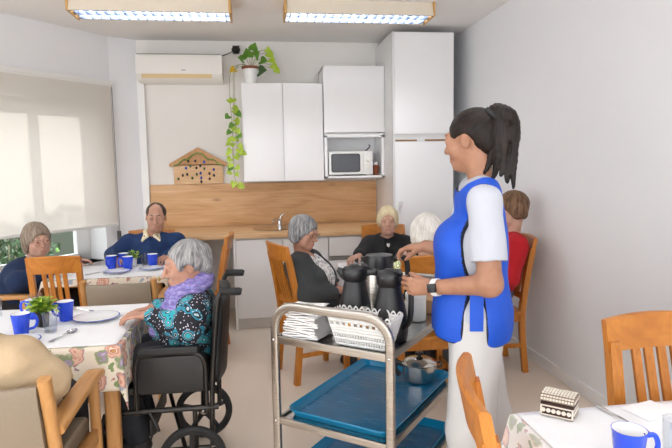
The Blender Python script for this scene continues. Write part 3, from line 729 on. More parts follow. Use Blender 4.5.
L2 = dup(L1, (.842, 4.63, 2.69), 0, 'louvred ceiling light in front of the tall white cabinets')
for x, y in ((-.775, 1.9), (.842, 1.9), (-.775, -.6), (.842, -.6)):  # extra rows added out of view to brighten the room
    dup(L1, (x, y, 2.69), 0, 'unseen louvred ceiling light added to brighten the rear of the room', 'added ceiling lights out of view')

# ------------------------------------------------------------------ kitchen
def slab(m, x0, x1, y0, y1, z0, z1, b=.002, mi=0): return m.bx(x0, x1, y0, y1, z0, z1, b, mi)
wt = obj('worktop', slab(MB(), -1.10, 1.262, 5.12, 5.975, .862, .90, .003), 'worktop_oak'); tag(wt, 'long oak worktop under the upper cabinets, holding the sink', 'worktop')
bs = obj('backsplash', slab(MB(), -1.11, 1.262, 5.976, 5.998, .902, 1.345, .002), 'oak_panel'); tag(bs, 'knotty oak backsplash panel above the worktop', 'backsplash')
obj('support_panel', MB().bx(-1.09, -1.06, 5.3, 5.97, 0, .86), 'white_laminate_edge', wt)
c = thing('base_cabinet', 'wide white base cabinet with two flat doors under the sink', 'cabinet', (.2, 5.16, 0))
obj('body', MB().bx(-.43, .425, .022, .80, .10, .858).bx(-.43, .425, .06, .80, 0, .10), ['plinth_white'], c)
obj('side_panel', MB().bx(-.45, -.43, 0, .80, 0, .858, .002), 'white_laminate', c)
for a, b in ((-.425, -.002), (.002, .425)): obj('door', MB().bx(a, b, 0, .02, .11, .84, .002), 'white_laminate', c)
c = thing('base_cabinet', 'white base cabinet with a drawer, behind the table by the tall cupboard', 'cabinet', (.945, 5.16, 0))
obj('body', MB().bx(-.315, .315, .022, .80, .10, .858).bx(-.315, .315, .06, .80, 0, .10), ['plinth_white'], c)
dr = obj('drawer', MB().bx(-.312, .312, 0, .02, .665, .84, .002), 'white_laminate', c); obj('handle_groove', MB().bx(-.30, .30, .004, .022, .625, .662), 'grey_gap', c)
obj('door', MB().bx(-.312, .312, 0, .02, .11, .62, .002), 'white_laminate', c)
# sink
k = thing('sink', 'stainless steel sink set in the oak worktop', 'sink', (.13, 5.55, .902))
m = MB(); m.lathe([(.19, 0), (.20, .004), (.175, .006), (.165, .002), (.155, .0015), (0, .001)], seg=32); obj('basin', m, 'chrome', k)
tp = obj('tap', MB().cyl((.07, .2, 0), (.07, .2, .075), .024, .020).tube(smooth_path([(.07, .2, .06), (.04, .12, .085), (.0, .0, .075), (.0, -.02, .06)]), .012, 10), 'chrome', k)
obj('lever', MB().tube([(.07, .2, .07), (.085, .2, .105), (.12, .19, .125)], [.016, .010, .007], 10), 'chrome', tp)
# upper cabinets
c = thing('upper_cabinet', 'wide white two-door upper cabinet beside the trailing plant', 'cabinet', (.255, 5.60, 1.365))
obj('body', MB().bx(-.395, .395, .02, .375, 0, .955, .002), 'white_laminate_edge', c)
for a, b in ((-.395, -.0025), (.0025, .395)): obj('door', MB().bx(a, b, 0, .018, .004, .955, .002), 'white_laminate', c)
c = thing('upper_cabinet', 'white upper cabinet with an open niche holding the microwave', 'cabinet', (.963, 5.585, 1.385))
m = MB(); hw = .305; m.bx(-hw, -hw + .018, .02, .39, 0, 1.10); m.bx(hw - .018, hw, .02, .39, 0, 1.10); m.bx(-hw, hw, .02, .39, 0, .020); m.bx(-hw, hw, .02, .39, .425, .445); m.bx(-hw, hw, .02, .39, 1.085, 1.10); m.bx(-hw, hw, .38, .39, 0, 1.10)
m.bx(-hw, -hw + .03, 0, .02, 0, .425); m.bx(hw - .03, hw, 0, .02, 0, .425); m.bx(-hw, hw, 0, .02, 0, .018); m.bx(-hw, hw, 0, .02, .405, .44)
obj('body', m, 'white_laminate', c)
obj('door', MB().bx(-hw, hw, -.018, 0, .45, 1.10, .002), 'white_laminate', c)
# tall unit
c = thing('tall_cabinet', 'tall white floor-to-ceiling cupboard in the corner by the right wall', 'cabinet', (1.57, 5.24, 0))
obj('body', MB().bx(-.298, .298, .022, .75, 0, 2.745).bx(-.298, -.28, 0, .03, 0, 2.745), 'white_laminate_edge', c)
obj('upper_door', MB().bx(-.278, .298, 0, .02, 1.80, 2.74, .002), 'white_laminate', c)
obj('lower_door', MB().bx(-.278, .298, 0, .02, .10, 1.725, .002), 'white_laminate', c)
obj('vent_strip', MB().bx(-.27, -.06, .012, .024, 1.728, 1.745).bx(.02, .298, .012, .024, 1.728, 1.745), 'brown_strip', c)
m = MB().bx(-.265, -.215, -.018, 0, 1.10, 1.16, .006).bx(-.262, -.245, -.03, -.015, 1.03, 1.12, .004); obj('latch', m, 'white_plastic', c)
# microwave
k = thing('microwave', 'white microwave oven in the open niche of the upper cabinet', 'microwave', (.925, 5.60, 1.407))
obj('body', MB().bx(-.225, .225, .012, .33, .012, .245, .006).bx(-.2, -.17, .03, .06, 0, .013).bx(.17, .2, .03, .06, 0, .013).bx(-.2, -.17, .28, .31, 0, .013).bx(.17, .2, .28, .31, 0, .013), 'ac_white', k)
d = obj('door', MB().bx(-.223, .125, 0, .014, .014, .243, .004), 'white_plastic', k)
obj('window', MB().prism([(x - .052, z + .128) for x, z in rrect(.275, .165, .02)], -.003, .002), 'screen_dark', d)
obj('window_frame', MB().prism([(x - .052, z + .128) for x, z in rrect(.295, .185, .022)], -.0015, .002), 'black_plastic', d)
obj('control_panel', MB().bx(.128, .223, .002, .014, .014, .243, .003), 'white_plastic', k)
for z in (.150, .090): obj('knob', MB().lathe([(0, -.020), (.013, -.020), (.017, -.004), (.020, 0)], (.178, 0, z), 18, axis=1), 'knob_white', k)
obj('cable', MB().tube(smooth_path([(.19, .30, .24), (.23, .28, .275), (.245, .25, .30), (.25, .33, .32)]), .006, 8), 'black_plastic', k)
k = thing('small_jar', 'small brown jar standing beside the microwave', 'jar', (1.205, 5.72, 1.406)); obj('body', MB().lathe([(0, 0), (.028, 0), (.03, .01), (.03, .09), (.02, .11), (0, .11)]), 'terracotta', k); obj('lid', MB().lathe([(0, .105), (.022, .105), (.022, .13), (0, .13)]), 'white_plastic', k)
# air conditioner
k = thing('air_conditioner', 'white wall-mounted air conditioner unit above the pipe cover', 'air conditioner', (-.735, 5.74, 2.36))
W = .41
obj('body', MB().prism([(.255, 0), (.255, .255), (.02, .255), (0, .22), (0, .07), (.03, .035), (.10, 0)], -W, W, 0), 'ac_white', k)
obj('flap', MB().prism([(-.002, .066), (.026, .030), (.032, .034), (.004, .070)], -W + .05, W - .10, 0), 'ac_cream', k)
obj('top_grille', MB().bx(-W + .01, W - .01, .01, .24, .254, .262), 'ac_grey', k)
obj('indicator', MB().bx(.02, .06, -.003, .003, .10, .108), 'ac_grey', k)
# dark sensor under the ceiling with its wire
k = thing('motion_sensor', 'small dark motion sensor under the ceiling beside the air conditioner', 'sensor', (-.19, 5.995, 2.70))
obj('bracket', MB().bx(-.035, .035, -.03, 0, -.03, .05, .006), 'sensor_grey', k); obj('head', MB().sph((.0, -.06, .0), (.045, .045, .04), 16), 'dark_metal', k)
obj('wire', MB().tube(smooth_path([(-.02, -.02, 0), (-.10, -.004, -.035), (-.20, -.004, -.062), (-.26, -.1, -.066)]), .005, 6), 'sensor_grey', k)
# house shaped board
k = thing('house_board', 'house-shaped wooden board dotted with small tokens, leaning above the backsplash', 'wall decoration', (-.615, 5.985, 1.347))
obj('panel', MB().prism([(-.25, 0), (.25, 0), (.25, .20), (-.25, .20)], -.022, -.002), 'worktop_oak', k)
obj('roof', MB().prism([(-.295, .185), (-.285, .215), (0, .375), (.285, .215), (.295, .185), (.27, .178), (0, .325), (-.27, .178)], -.034, -.002).prism([(-.25, .19), (.25, .19), (0, .33)], -.022, -.004), 'beech', k)
for i, (x, z) in enumerate(((-.03, .235), (-.08, .185), (-.125, .165), (-.02, .165), (.02, .185), (.06, .155), (.155, .145), (-.16, .09), (-.115, .10), (-.02, .10), (.02, .11), (.11, .105), (.155, .085), (-.065, .06), (.025, .062), (.11, .05), (.025, .022), (-.205, .055), (.06, .225), (-.10, .235))):
    obj('token', MB().sph((x, -.024, z), (.012, .007, .016), 10), ('pot_dark', 'leaf_dark', 'rim_blue', 'box_dark')[i % 4], k)
m = MB(); m.tube(smooth_path([(-.25, -.036, .19), (-.2, -.036, .205), (-.15, -.036, .25), (-.10, -.036, .25), (-.05, -.036, .30), (0, -.036, .315), (.05, -.036, .30), (.10, -.036, .25), (.16, -.036, .245), (.2, -.036, .205), (.25, -.036, .19)], 4), .006, 6); obj('garland', m, 'leaf_green', k)
# trailing pothos
k = thing('potted_plant', 'trailing pothos in a white pot on top of the upper cabinet', 'plant', (-.045, 5.72, 2.32))
obj('pot', MB().lathe([(0, 0), (.055, 0), (.075, .15), (.078, .155), (.072, .155), (.066, .13), (0, .13)]), 'white_plastic', k)
obj('rim', MB().lathe([(.074, .150), (.088, .155), (.090, .172), (.080, .176), (.0, .165)]), 'terracotta', k)
def leafm(m, p, d, up, L, W, mi=0):
    d = unit(d); sdv = unit(np.cross(d, up)); n = np.cross(sdv, d); p = np.array(p)
    o = [(0, 0), (.42, -.12), (.55, .15), (.42, .55), (0, 1)]
    vs = [p + d * L * .0]; R_ = []; Lf = []
    for (a, b) in o[1:-1]: R_.append(p + sdv * a * W * 1.0 + d * b * L + n * .10 * W); Lf.append(p - sdv * a * W + d * b * L + n * .10 * W)
    mid = p + d * L * .45; tip = p + d * L - n * .12 * L
    vs = [p, mid, tip] + R_ + Lf
    m.add(vs, [(0, 3, 1), (3, 4, 1), (4, 5, 1), (5, 2, 1), (0, 1, 6), (6, 1, 7), (7, 1, 8), (8, 1, 2)], mi)
rg = random.Random(4); ms = MB(); ml = MB()
st_ = []
for i, (x, y, top, L) in enumerate(((-.165, -.10, .10, 1.02), (-.20, -.07, .08, .88), (-.15, -.13, .12, .70))):
    pts = smooth_path([(0, 0, .16), (x * .5, y * .5, .19), (x * .95, y, .12), (x - .01, y, -.1), (x + rg.uniform(-.03, .01), y, -.4), (x + rg.uniform(-.04, .01), y, -.4 - (L - .4) * .5), (x + rg.uniform(-.03, .02), y, -L)], 8)
    ms.tube(pts, .0035, 5); st_.append(pts)
    nl = (20, 16, 12)[i]
    for q in range(nl):
        tt = .30 + .70 * (q / nl) ** .8; p = pts[int(tt * (len(pts) - 1))]; a = rg.uniform(0, 6.28)
        if p[2] > -.08: continue
        dr = V(math.cos(a) * .8, -abs(math.sin(a)) * .5 - .1, -rg.uniform(.3, .9)); q2 = p + unit(dr) * .03
        leafm(ml, q2, dr, V(0, -1, .35), rg.uniform(.045, .075), rg.uniform(.045, .07), rg.choice((0, 1, 1, 1)) if p[2] > -.8 else rg.choice((1, 1, 3)))
for (dx, dz, L, mi) in ((-.02, .12, .13, 0), (.05, .13, .11, 0), (.03, .20, .12, 0), (.10, .08, .11, 0), (-.07, .09, .10, 0), (.17, .17, .10, 1), (.19, .10, .09, 1), (.21, .03, .09, 1), (.24, -.02, .08, 1), (.08, -.05, .14, 2), (-.15, -.02, .09, 3), (.155, .215, .08, 1)):
    p = V(dx, -.06, .16 + dz * .8); ms.tube([V(0, 0, .16), V(dx * .5, -.03, .19 + dz * .6), p], .003, 5)
    leafm(ml, p, V(dx * 2, -.2, .25 - abs(dx) * 3), V(0, -1, .2), L * .78, L * .8, mi)
obj('vine', ms, 'stem_pale', k); obj('leaves', ml, ['leaf_green', 'leaf_lime', 'leaf_dark', 'leaf_yellow'], k, sharp=0, fix=False)

# ------------------------------------------------------------------ chairs
def slat_chair(label, loc, rz, group=None):
    t = thing('dining_chair', label, 'chair', loc, rz, group); w = .385; sz = .455
    obj('seat', MB().box((0, .01, sz - .012), (.41, .40, .028), .010), 'chair_wood', t)
    m = MB(); m.bx(-.17, .17, .165, .185, sz - .08, sz - .026); m.bx(-.17, .17, -.18, -.16, sz - .08, sz - .026)
    for q in (-1, 1): m.bx(q * .178 - .01, q * .178 + .01, -.17, .17, sz - .08, sz - .026)
    obj('apron', m, 'chair_wood', t)
    for q in (-1, 1): obj('leg', MB().tube([(q * .178, .175, 0), (q * .178, .175, sz - .026)], [.017, .021], prof=[(1, 1), (-1, 1), (-1, -1), (1, -1)]), 'chair_wood_vertical', t)
    def back(z): tt = max(0, (z - .45) / .52); return -.185 - .085 * tt ** 1.3
    for q in (-1, 1):
        pts = [(q * .178, -.215, 0), (q * .178, -.190, .25), (q * .178, -.185, .45), (q * .176, back(.65), .65), (q * .174, back(.80), .80), (q * .172, back(.90), .90)]
        obj('leg', MB().tube(smooth_path(pts, 4), .0195, prof=[(1, 1), (-1, 1), (-1, -1), (1, -1)], up=(0, 1, 0)), 'chair_wood_vertical', t)
    def curve(u): return -.028 * (1 - (2 * u - 1) ** 2)
    m = MB(); vs = []; nu = 14
    for i in range(nu + 1):
        u = i / nu; x = (u - .5) * .392; c_ = curve(u)
        top = .972 + .010 * math.sin(PI * u)
        for (dy, z) in ((.013, .868), (.013, top - .006), (.006, top), (-.008, top), (-.014, top - .006), (-.014, .868)): vs.append((x, back(z) + c_ + dy, z))
    fs = [(i * 6 + q, i * 6 + (q + 1) % 6, (i + 1) * 6 + (q + 1) % 6, (i + 1) * 6 + q) for i in range(nu) for q in range(6)] + [tuple(range(6)), tuple(nu * 6 + q for q in range(6))]
    m.add(vs, fs); obj('top_rail', m, 'chair_wood', t)
    obj('back_rail', MB().box((0, back(.56) + .004, .555), (.35, .022, .045), .005), 'chair_wood', t)
    for i in range(4):
        x = (i - 1.5) * .049; c_ = curve(.5 + x / .392)
        obj('slat', MB().tube([(x, back(.565), .565), (x, back(.70) + c_ * .5, .70), (x, back(.88) + c_, .88)], 1, prof=[(.006, .015), (-.006, .015), (-.006, -.015), (.006, -.015)], up=(0, 1, 0)), 'chair_wood_vertical', t)
    for q in (-1, 1): obj('stretcher', MB().box((q * .178, -.01, .20), (.018, .37, .03), .004), 'chair_wood', t)
    obj('stretcher', MB().box((0, .0, .20), (.35, .018, .03), .004), 'chair_wood', t)
    return t
def arm_chair(label, loc, rz, group=None):
    t = thing('armchair', label, 'armchair', loc, rz, group); w = .245
    sz = .46
    obj('seat_cushion', MB().box((0, .02, sz - .035), (.42, .46, .075), .025, seg=3), 'beige_vinyl', t)
    obj('seat_frame', MB().box((0, .02, sz - .10), (.455, .46, .055), .006), 'beech', t)
    vs = []; nu = 12; m = MB()
    for i in range(nu + 1):
        u = i / nu; x = (u - .5) * .445; c_ = -.035 * (1 - (2 * u - 1) ** 2)
        for (dy, z) in ((.022, .47), (.024, .60), (.020, .775), (.008, .802), (-.012, .802), (-.022, .778), (-.024, .60), (-.022, .47)): vs.append((x, -.215 - .07 * (z - .45) / .37 + c_ + dy, z))
    m.add(vs, [(i * 8 + q, i * 8 + (q + 1) % 8, (i + 1) * 8 + (q + 1) % 8, (i + 1) * 8 + q) for i in range(nu) for q in range(8)] + [tuple(range(8)), tuple(nu * 8 + q for q in range(8))])
    obj('back_cushion', m, 'beige_vinyl', t)
    pr = rrect(2, 2, .7, 3)
    for q in (-1, 1):
        obj('leg', MB().tube(smooth_path([(q * w, -.23, 0), (q * w, -.215, .40), (q * w, -.235, .60), (q * w, -.285, .825)], 4), .021, prof=pr, up=(0, 1, 0)), 'beech', t)
        obj('leg', MB().tube([(q * w, .24, 0), (q * w, .225, .635)], .020, prof=pr, up=(0, 1, 0)), 'beech', t)
        obj('armrest', MB().tube(smooth_path([(q * w, -.235, .625), (q * (w + .006), -.02, .648), (q * (w + .004), .20, .650), (q * w, .275, .638)], 4), 1, prof=[(x, y) for x, y in rrect(.034, .072, .012, 3)], up=(0, 0, 1)), 'beech_long', t)
        obj('side_rail', MB().box((q * w, 0, .385), (.026, .44, .06), .006), 'beech_long', t)
    return t

# ------------------------------------------------------------------ tables and cloths
def table(label, x0, x1, y0, y1, mat_='beech', top=.735):
    t = thing('dining_table', label, 'table', ((x0 + x1) / 2, (y0 + y1) / 2, 0)); w, d = (x1 - x0) / 2, (y1 - y0) / 2
    obj('tabletop', MB().box((0, 0, top - .014), (2 * w, 2 * d, .028), .005), mat_, t)
    for sx in (-1, 1):
        for sy in (-1, 1): obj('leg', MB().tube([(sx * (w - .05), sy * (d - .043), 0), (sx * (w - .05), sy * (d - .043), top - .026)], [.028, .033], prof=rrect(2, 2, .5, 3)), mat_, t)
    m = MB(); m.bx(-w + .08, w - .08, -d + .04, -d + .06, top - .058, top - .026); m.bx(-w + .08, w - .08, d - .06, d - .04, top - .058, top - .026); m.bx(-w + .04, -w + .06, -d + .08, d - .08, top - .058, top - .026); m.bx(w - .06, w - .04, -d + .08, d - .08, top - .058, top - .026)
    obj('apron', m, mat_, t); return t
def cloth(name, label, x0, x1, y0, y1, z, drop, mat_, amp=.014, seed=1, flare=.03, nw=7.0, n=64, drops=None, cat='tablecloth', rz=0):
    w, d = (x1 - x0) / 2, (y1 - y0) / 2; dl, dr, df, db = drops or (drop,) * 4
    def fn(u, v):
        X = -w - dl + u * (2 * w + dl + dr); Y = -d - df + v * (2 * d + df + db)
        cx = min(max(X, -w), w); cy = min(max(Y, -d), d); ex, ey = X - cx, Y - cy; L = math.hypot(ex, ey)
        if L < 1e-6: return V(X, Y, 0.0006 * math.sin(X * 19 + seed) * math.sin(Y * 17))
        dx, dy = ex / L, ey / L; D = max(drop, .01); f = min(L / D, 1.5)
        al = (cx * (abs(dy) > .01) + cy * (abs(dx) > .01)) + math.atan2(dy, dx) * .12
        wv = amp * f * (math.sin(al * nw * 2.2 + seed) * .6 + math.sin(al * nw * 5 + seed * 2.3) * .4 + .6)
        o = .006 + flare * f * (1 if not (abs(dx) > .05 and abs(dy) > .05) else 1.2) + wv
        return V(cx + dx * o, cy + dy * o, -max(L - .006, 0) * .985)
    m = MB(); m.grid(fn, n, n)
    o = obj(name, m, mat_, None, sharp=0, fix=True, solid=.0016); o.location = ((x0 + x1) / 2, (y0 + y1) / 2, z); return tag(o, label, cat)
# ------------------------------------------------------------------ furniture in place
D2 = math.radians
table('beech dining table under a floral cloth, in front of the wheelchair', -1.46, -.63, 2.49, 3.26)
cloth('tablecloth', 'cream floral tablecloth with a pointed hanging corner, on the near table', -1.46, -.63, 2.49, 3.26, .7375, .205, 'cloth_floral', seed=2, n=80, amp=.010, flare=.014)
cloth('table_topper', 'plain white cover spread over the floral cloth by the wheelchair', -1.445, -.645, 2.505, 3.245, .7425, .012, 'cloth_white', amp=.0, flare=.0, n=40, drops=(.0015,) * 4)
table('dining table by the window where the man sits', -1.52, -.70, 4.10, 4.66)
cloth('tablecloth', 'pale floral tablecloth on the table where the man sits', -1.52, -.70, 4.10, 4.66, .7375, .20, 'cloth_floral', seed=5, drops=(.18, .20, .05, .05), n=70)
cloth('table_topper', 'plain white cover on the table where the man sits', -1.505, -.715, 4.115, 4.645, .7425, .012, 'cloth_white', amp=.0, flare=.0, n=40, drops=(.0015,) * 4)
table('dining table among the three women, beyond the trolley', .60, 1.40, 3.56, 4.34)
cloth('tablecloth', 'white tablecloth on the table beyond the serving trolley', .60, 1.40, 3.56, 4.34, .7375, .14, 'cloth_pale', seed=8, n=60, drops=(.14, .14, .12, .06))
table('dining table in the near corner under the decorated box', .745, 1.66, .72, 1.555)
cloth('tablecloth', 'floral tablecloth showing its coloured edge, under the decorated box', .745, 1.66, .72, 1.555, .7375, .20, 'cloth_pastel', seed=3, drops=(.21, .05, .05, .055), n=80)
cloth('table_topper', 'plain white cover under the decorated box and blue mug', .762, 1.655, .725, 1.545, .7425, .010, 'cloth_white', amp=.0, flare=.0, n=40, drops=(.0015,) * 4)

ch0 = slat_chair('orange wooden slat-back chair seen from behind, nearest the woman in navy', (-1.29, 3.92, 0), D2(2)); ch0.scale = (.82, 1, 1)
dup(ch0, (-.525, 4.60, 0), D2(88), 'orange wooden chair standing empty behind the wheelchair, seen side-on', None, (1, 1, 1))
dup(ch0, (-.945, 4.80, 0), D2(180), 'wooden chair under the man in the navy sweater', None, (1, 1, 1))
dup(ch0, (.365, 3.985, 0), D2(-71.4), 'orange wooden chair under the woman in the charcoal cardigan', None, (1, 1, 1))
dup(ch0, (1.09, 4.62, 0), D2(180), 'wooden chair behind the blonde woman in black', None, (1, 1, 1))
dup(ch0, (1.00, 3.40, 0), D2(0), 'orange wooden chair behind the white-haired person', None, (1, 1, 1))
dup(ch0, (1.655, 3.885, 0), D2(88), 'wooden chair against the right wall under the woman in red', None, (1, 1, 1))
dup(ch0, (1.335, 1.435, 0), D2(181), 'large orange slat-back chair pushed up to the table with the decorated box', None, (1, 1, 1))
dup(ch0, (.775, 1.214, 0), D2(-105.4), 'near wooden chair seen edge-on in front of the white trousers', None, (1, 1, 1))
ac0 = arm_chair('beech armchair with beige padded back, holding the person in the beige sweater', (-.962, 2.172, 0), 0)
dup(ac0, (-.88, 3.85, 0), 0, 'empty armchair with beige padded back, beside the slat-back chair', None, (.86, 1, 1))
dup(ac0, (-1.865, 4.28, 0), D2(-88), 'beige armchair under the woman with glasses by the window')

# ------------------------------------------------------------------ things on the tables
ZT = .7452
def mug(label, x, y, rz, group='blue mugs'):
    t = thing('mug', label, 'mug', (x, y, ZT), rz, group)
    m = MB(); m.lathe([(0, 0), (.029, 0), (.031, .003), (.041, .096), (.042, .099), (.040, .099)], seg=28)
    m.lathe([(.040, .099), (.0385, .096), (.029, .006), (0, .005)], seg=28, mi=1); obj('body', m, ['mug_blue', 'mug_white'], t)
    obj('handle', MB().tube(smooth_path([(.037, 0, .082), (.060, 0, .084), (.069, 0, .058), (.058, 0, .030), (.033, 0, .022)], 5), 1, prof=rrect(.008, .013, .0035, 2), up=(0, 1, 0)), 'mug_blue', t); return t
m0 = mug('blue mug with white inside, nearest the beige-sweatered person', -1.122, 2.735, D2(10))
for l, x, y, r in (('blue mug between the potted plant and the white plate by the wheelchair', -.995, 2.955, 170),
                   ('blue mug half hidden behind the small potted plant, near table', -1.175, 3.03, 170),
                   ('blue mug farthest from the man, on the window table beside a plate', -1.15, 4.49, 250),
                   ('blue mug with its handle showing, in front of the small plant by the man', -1.015, 4.42, 178),
                   ('blue mug closest to the man\'s hands', -.845, 4.50, 100),
                   ('blue mug tucked behind the small plant in front of the man', -1.085, 4.60, 90),
                   ('large blue mug on the corner table beside the decorated box', .886, 1.212, -12)): dup(m0, (x, y, ZT), D2(r), l, 'blue mugs')
def plate(label, x, y, r=.105):
    t = thing('plate', label, 'plate', (x, y, ZT), 0, 'white plates')
    obj('dish', MB().lathe([(0, 0), (.06, 0), (.066, .003), (.097, .014), (.104, .0155), (.098, .0175), (.064, .006), (0, .005)], seg=40), 'porcelain', t)
    obj('rim_band', MB().lathe([(.0985, .0172), (.1045, .0164), (.1048, .0150), (.1035, .0148)], seg=40), 'rim_blue', t); t.scale = (r / .105,) * 2 + (1,); return t
p0 = plate('white plate with blue rim in front of the woman in the lilac scarf', -.845, 2.945, .115)
for l, x, y, q in (('white blue-rimmed plate partly hidden by the beige shoulder', -1.085, 2.585, .10), ('small white plate under the mugs on the window table', -1.06, 4.275, .095), ('white plate in front of the man\'s hands', -.83, 4.36, .09)):
    dup(p0, (x, y, ZT), 0, l, 'white plates', (q / .105, q / .105, 1))
def tumbler(label, x, y, z=ZT, h=.095, r=.033):
    t = thing('tumbler', label, 'glass', (x, y, z), 0, 'clear drinking glasses')
    obj('glass', MB().lathe([(0, 0), (r * .82, 0), (r * .86, .002), (r, h), (r * .94, h), (r * .80, .008), (0, .007)], seg=24), 'clear_glass', t); return t
t0 = tumbler('clear glass beside the dark plant pot, near table', -1.00, 2.755)
for l, x, y in (('clear glass behind the plant on the near table', -1.22, 3.17), ('clear glass at the far edge of the near table by the slat-back chair', -1.40, 3.12), ('clear glass beside the plant in front of the man', -.915, 4.57),
                ('clear glass on the white table, before the blonde woman', .90, 4.14), ('clear glass on the white table, nearest the trolley', .82, 3.72), ('clear glass on the white table in front of the charcoal-cardigan woman', .70, 3.86), ('clear glass beside the large blue mug on the corner table', 1.045, 1.25)):
    dup(t0, (x, y, ZT), 0, l, 'clear drinking glasses')
def spoon(label, x, y, rz, fork=False):
    t = thing('fork' if fork else 'spoon', label, 'cutlery', (x, y, ZT), rz, 'cutlery')
    obj('stem', MB().tube(smooth_path([(0, -.095, .004), (0, -.04, .005), (0, .02, .008), (0, .045, .006)], 5), [.0045] * 5 + [.0035] * 5 + [.0025] * 6, 8), 'chrome', t)
    if fork:
        m = MB().box((0, .058, .005), (.02, .025, .002), .0008)
        for q in (-1.5, -.5, .5, 1.5): m.tube([(q * .006, .068, .005), (q * .006, .095, .008), (q * .0055, .108, .006)], .0013, 6)
        obj('tines', m, 'chrome', t)
    else: obj('bowl', MB().grid(lambda u, v: ((.020 * math.cos(2 * PI * v) * u), .068 + .030 * u * math.sin(2 * PI * v), .001 + .007 * u * u), 6, 20), 'chrome', t, solid=.0012)
    return t
s0 = spoon('steel spoon at the edge of the near table beside the hem', -.915, 2.66, D2(-18))
dup(s0, (-.98, 3.15, ZT), D2(60), 'steel spoon across the far part of the near table', 'cutlery'); dup(s0, (-1.20, 4.28, ZT), D2(-50), 'steel spoon on the window table near the slat-back chair', 'cutlery')

spoon('steel fork lying across the corner table behind the blue mug', 1.03, 1.455, D2(188), True)
nk = obj('paper_napkin', MB().box((0, 0, .002), (.13, .10, .004), .0015), 'paper_white'); nk.location = (1.155, 1.49, ZT); nk.rotation_euler.z = .25; tag(nk, 'white paper napkin at the far edge of the corner table', 'napkin', 'paper napkins')
for l, x, y, r in (('white paper napkin before the blonde woman\'s hand', .76, 4.10, .4), ('folded white napkin near the lap of the charcoal-cardigan woman', .70, 3.68, -.2)):
    o = nk.copy(); COL.objects.link(o); o.location = (x, y, ZT - .004); o.rotation_euler.z = r; o['label'] = l
def small_plant(label, x, y, potm, rim, r, h, n, leafs, hh, seed, W=.6):
    rg = random.Random(seed); t = thing('potted_plant', label, 'plant', (x, y, ZT), 0)
    obj('pot', MB().lathe([(0, 0), (r * .8, 0), (r, h), (r * .92, h), (r * .88, h * .85), (0, h * .85)], seg=24), potm, t); obj('soil', MB().lathe([(0, h * .87), (r * .88, h * .86)], seg=20), 'soil', t)
    m = MB(); st = MB()
    for i in range(n):
        a = rg.uniform(0, 6.28); e = rg.uniform(.15, 1.45); R_ = rg.uniform(.35, 1) * hh
        p = V(math.cos(a) * math.cos(e) * R_, math.sin(a) * math.cos(e) * R_, h * .9 + math.sin(e) * R_ * .95)
        st.tube([V(0, 0, h * .8), p * .5 + V(0, 0, h * .5), p], .0014, 4)
        dr = V(math.cos(a) * .9, math.sin(a) * .9, rg.uniform(-.3, 1.0)); L = rg.uniform(.022, .036) * hh / .075
        leafm(m, p, dr, V(rg.gauss(0, .3), rg.gauss(0, .3), 1), L, L * W, rg.choice((0, 0, 1, 2)))
    obj('stems', st, 'leaf_green', t); obj('leaves', m, leafs, t, sharp=0, fix=False)
small_plant('small bushy green plant in a dark pot on the near table', -1.075, 2.865, 'pot_dark', '', .034, .075, 150, ['leaf_lime', 'leaf_green', 'leaf_lime'], .078, 3)
small_plant('little yellow-green plant in a pale pot in front of the man', -1.005, 4.56, 'white_plastic', '', .032, .065, 60, ['leaf_lime', 'leaf_green', 'leaf_lime'], .065, 9, .5)
# decorated box
k = thing('trinket_box', 'small decorated keepsake box inlaid in white and dark, on the corner table', 'box', (.879, 1.522, ZT), D2(-42))
w, d, h = .047, .036, .042
obj('body', MB().bx(-w, w, -d, d, 0, h, .002), 'box_dark', k)
m = MB()
for i in range(6): m.lathe([(0, -.002), (.0062, -.002), (.0068, 0)], (-w + .009 + i * .0145, -d, .018), 12, axis=1)
for i in range(4): m.lathe([(0, .002), (.0062, .002), (.0068, 0)], (w, -d + .011 + i * .0166, .018), 12, axis=0)
obj('inlay', m, 'box_white', k)
m = MB(); m.bx(-w, w, -d - .0015, -d + .002, .030, .034); m.bx(-w, w, -d - .0015, -d + .002, .002, .0055); m.bx(w - .002, w + .0015, -d, d, .030, .034); m.bx(w - .002, w + .0015, -d, d, .002, .0055)
for q in (-w, w - .005): m.bx(q, q + .005, -d - .0015, -d + .002, .002, .034)
obj('border', m, 'box_white', k)
ld = obj('lid', MB().prism([(-d - .002, .046), (d + .002, .046), (d + .002, .058), (d * .55, .066), (-d * .55, .066), (-d - .002, .058)], -w - .002, w + .002, 0), 'box_gap', k)
m = MB(); rg = random.Random(8)
for i in range(11):
    for j in range(7):
        y = -d + .004 + j * (2 * d - .008) / 6; z = .0665 if abs(y) < d * .55 else .0665 - (abs(y) - d * .55) * .5
        m.box((-w + .004 + i * (2 * w - .008) / 10, y, z), (.0068, .0072, .003), .001, M=None)
for i in range(11): m.box((-w + .004 + i * (2 * w - .008) / 10, -d - .0025, .0535), (.0065, .002, .006))
for i in range(7): m.box((w + .0025, -d + .004 + i * (2 * d - .008) / 6, .0535), (.002, .0065, .006))
obj('lid_tiles', m, 'box_white', ld)

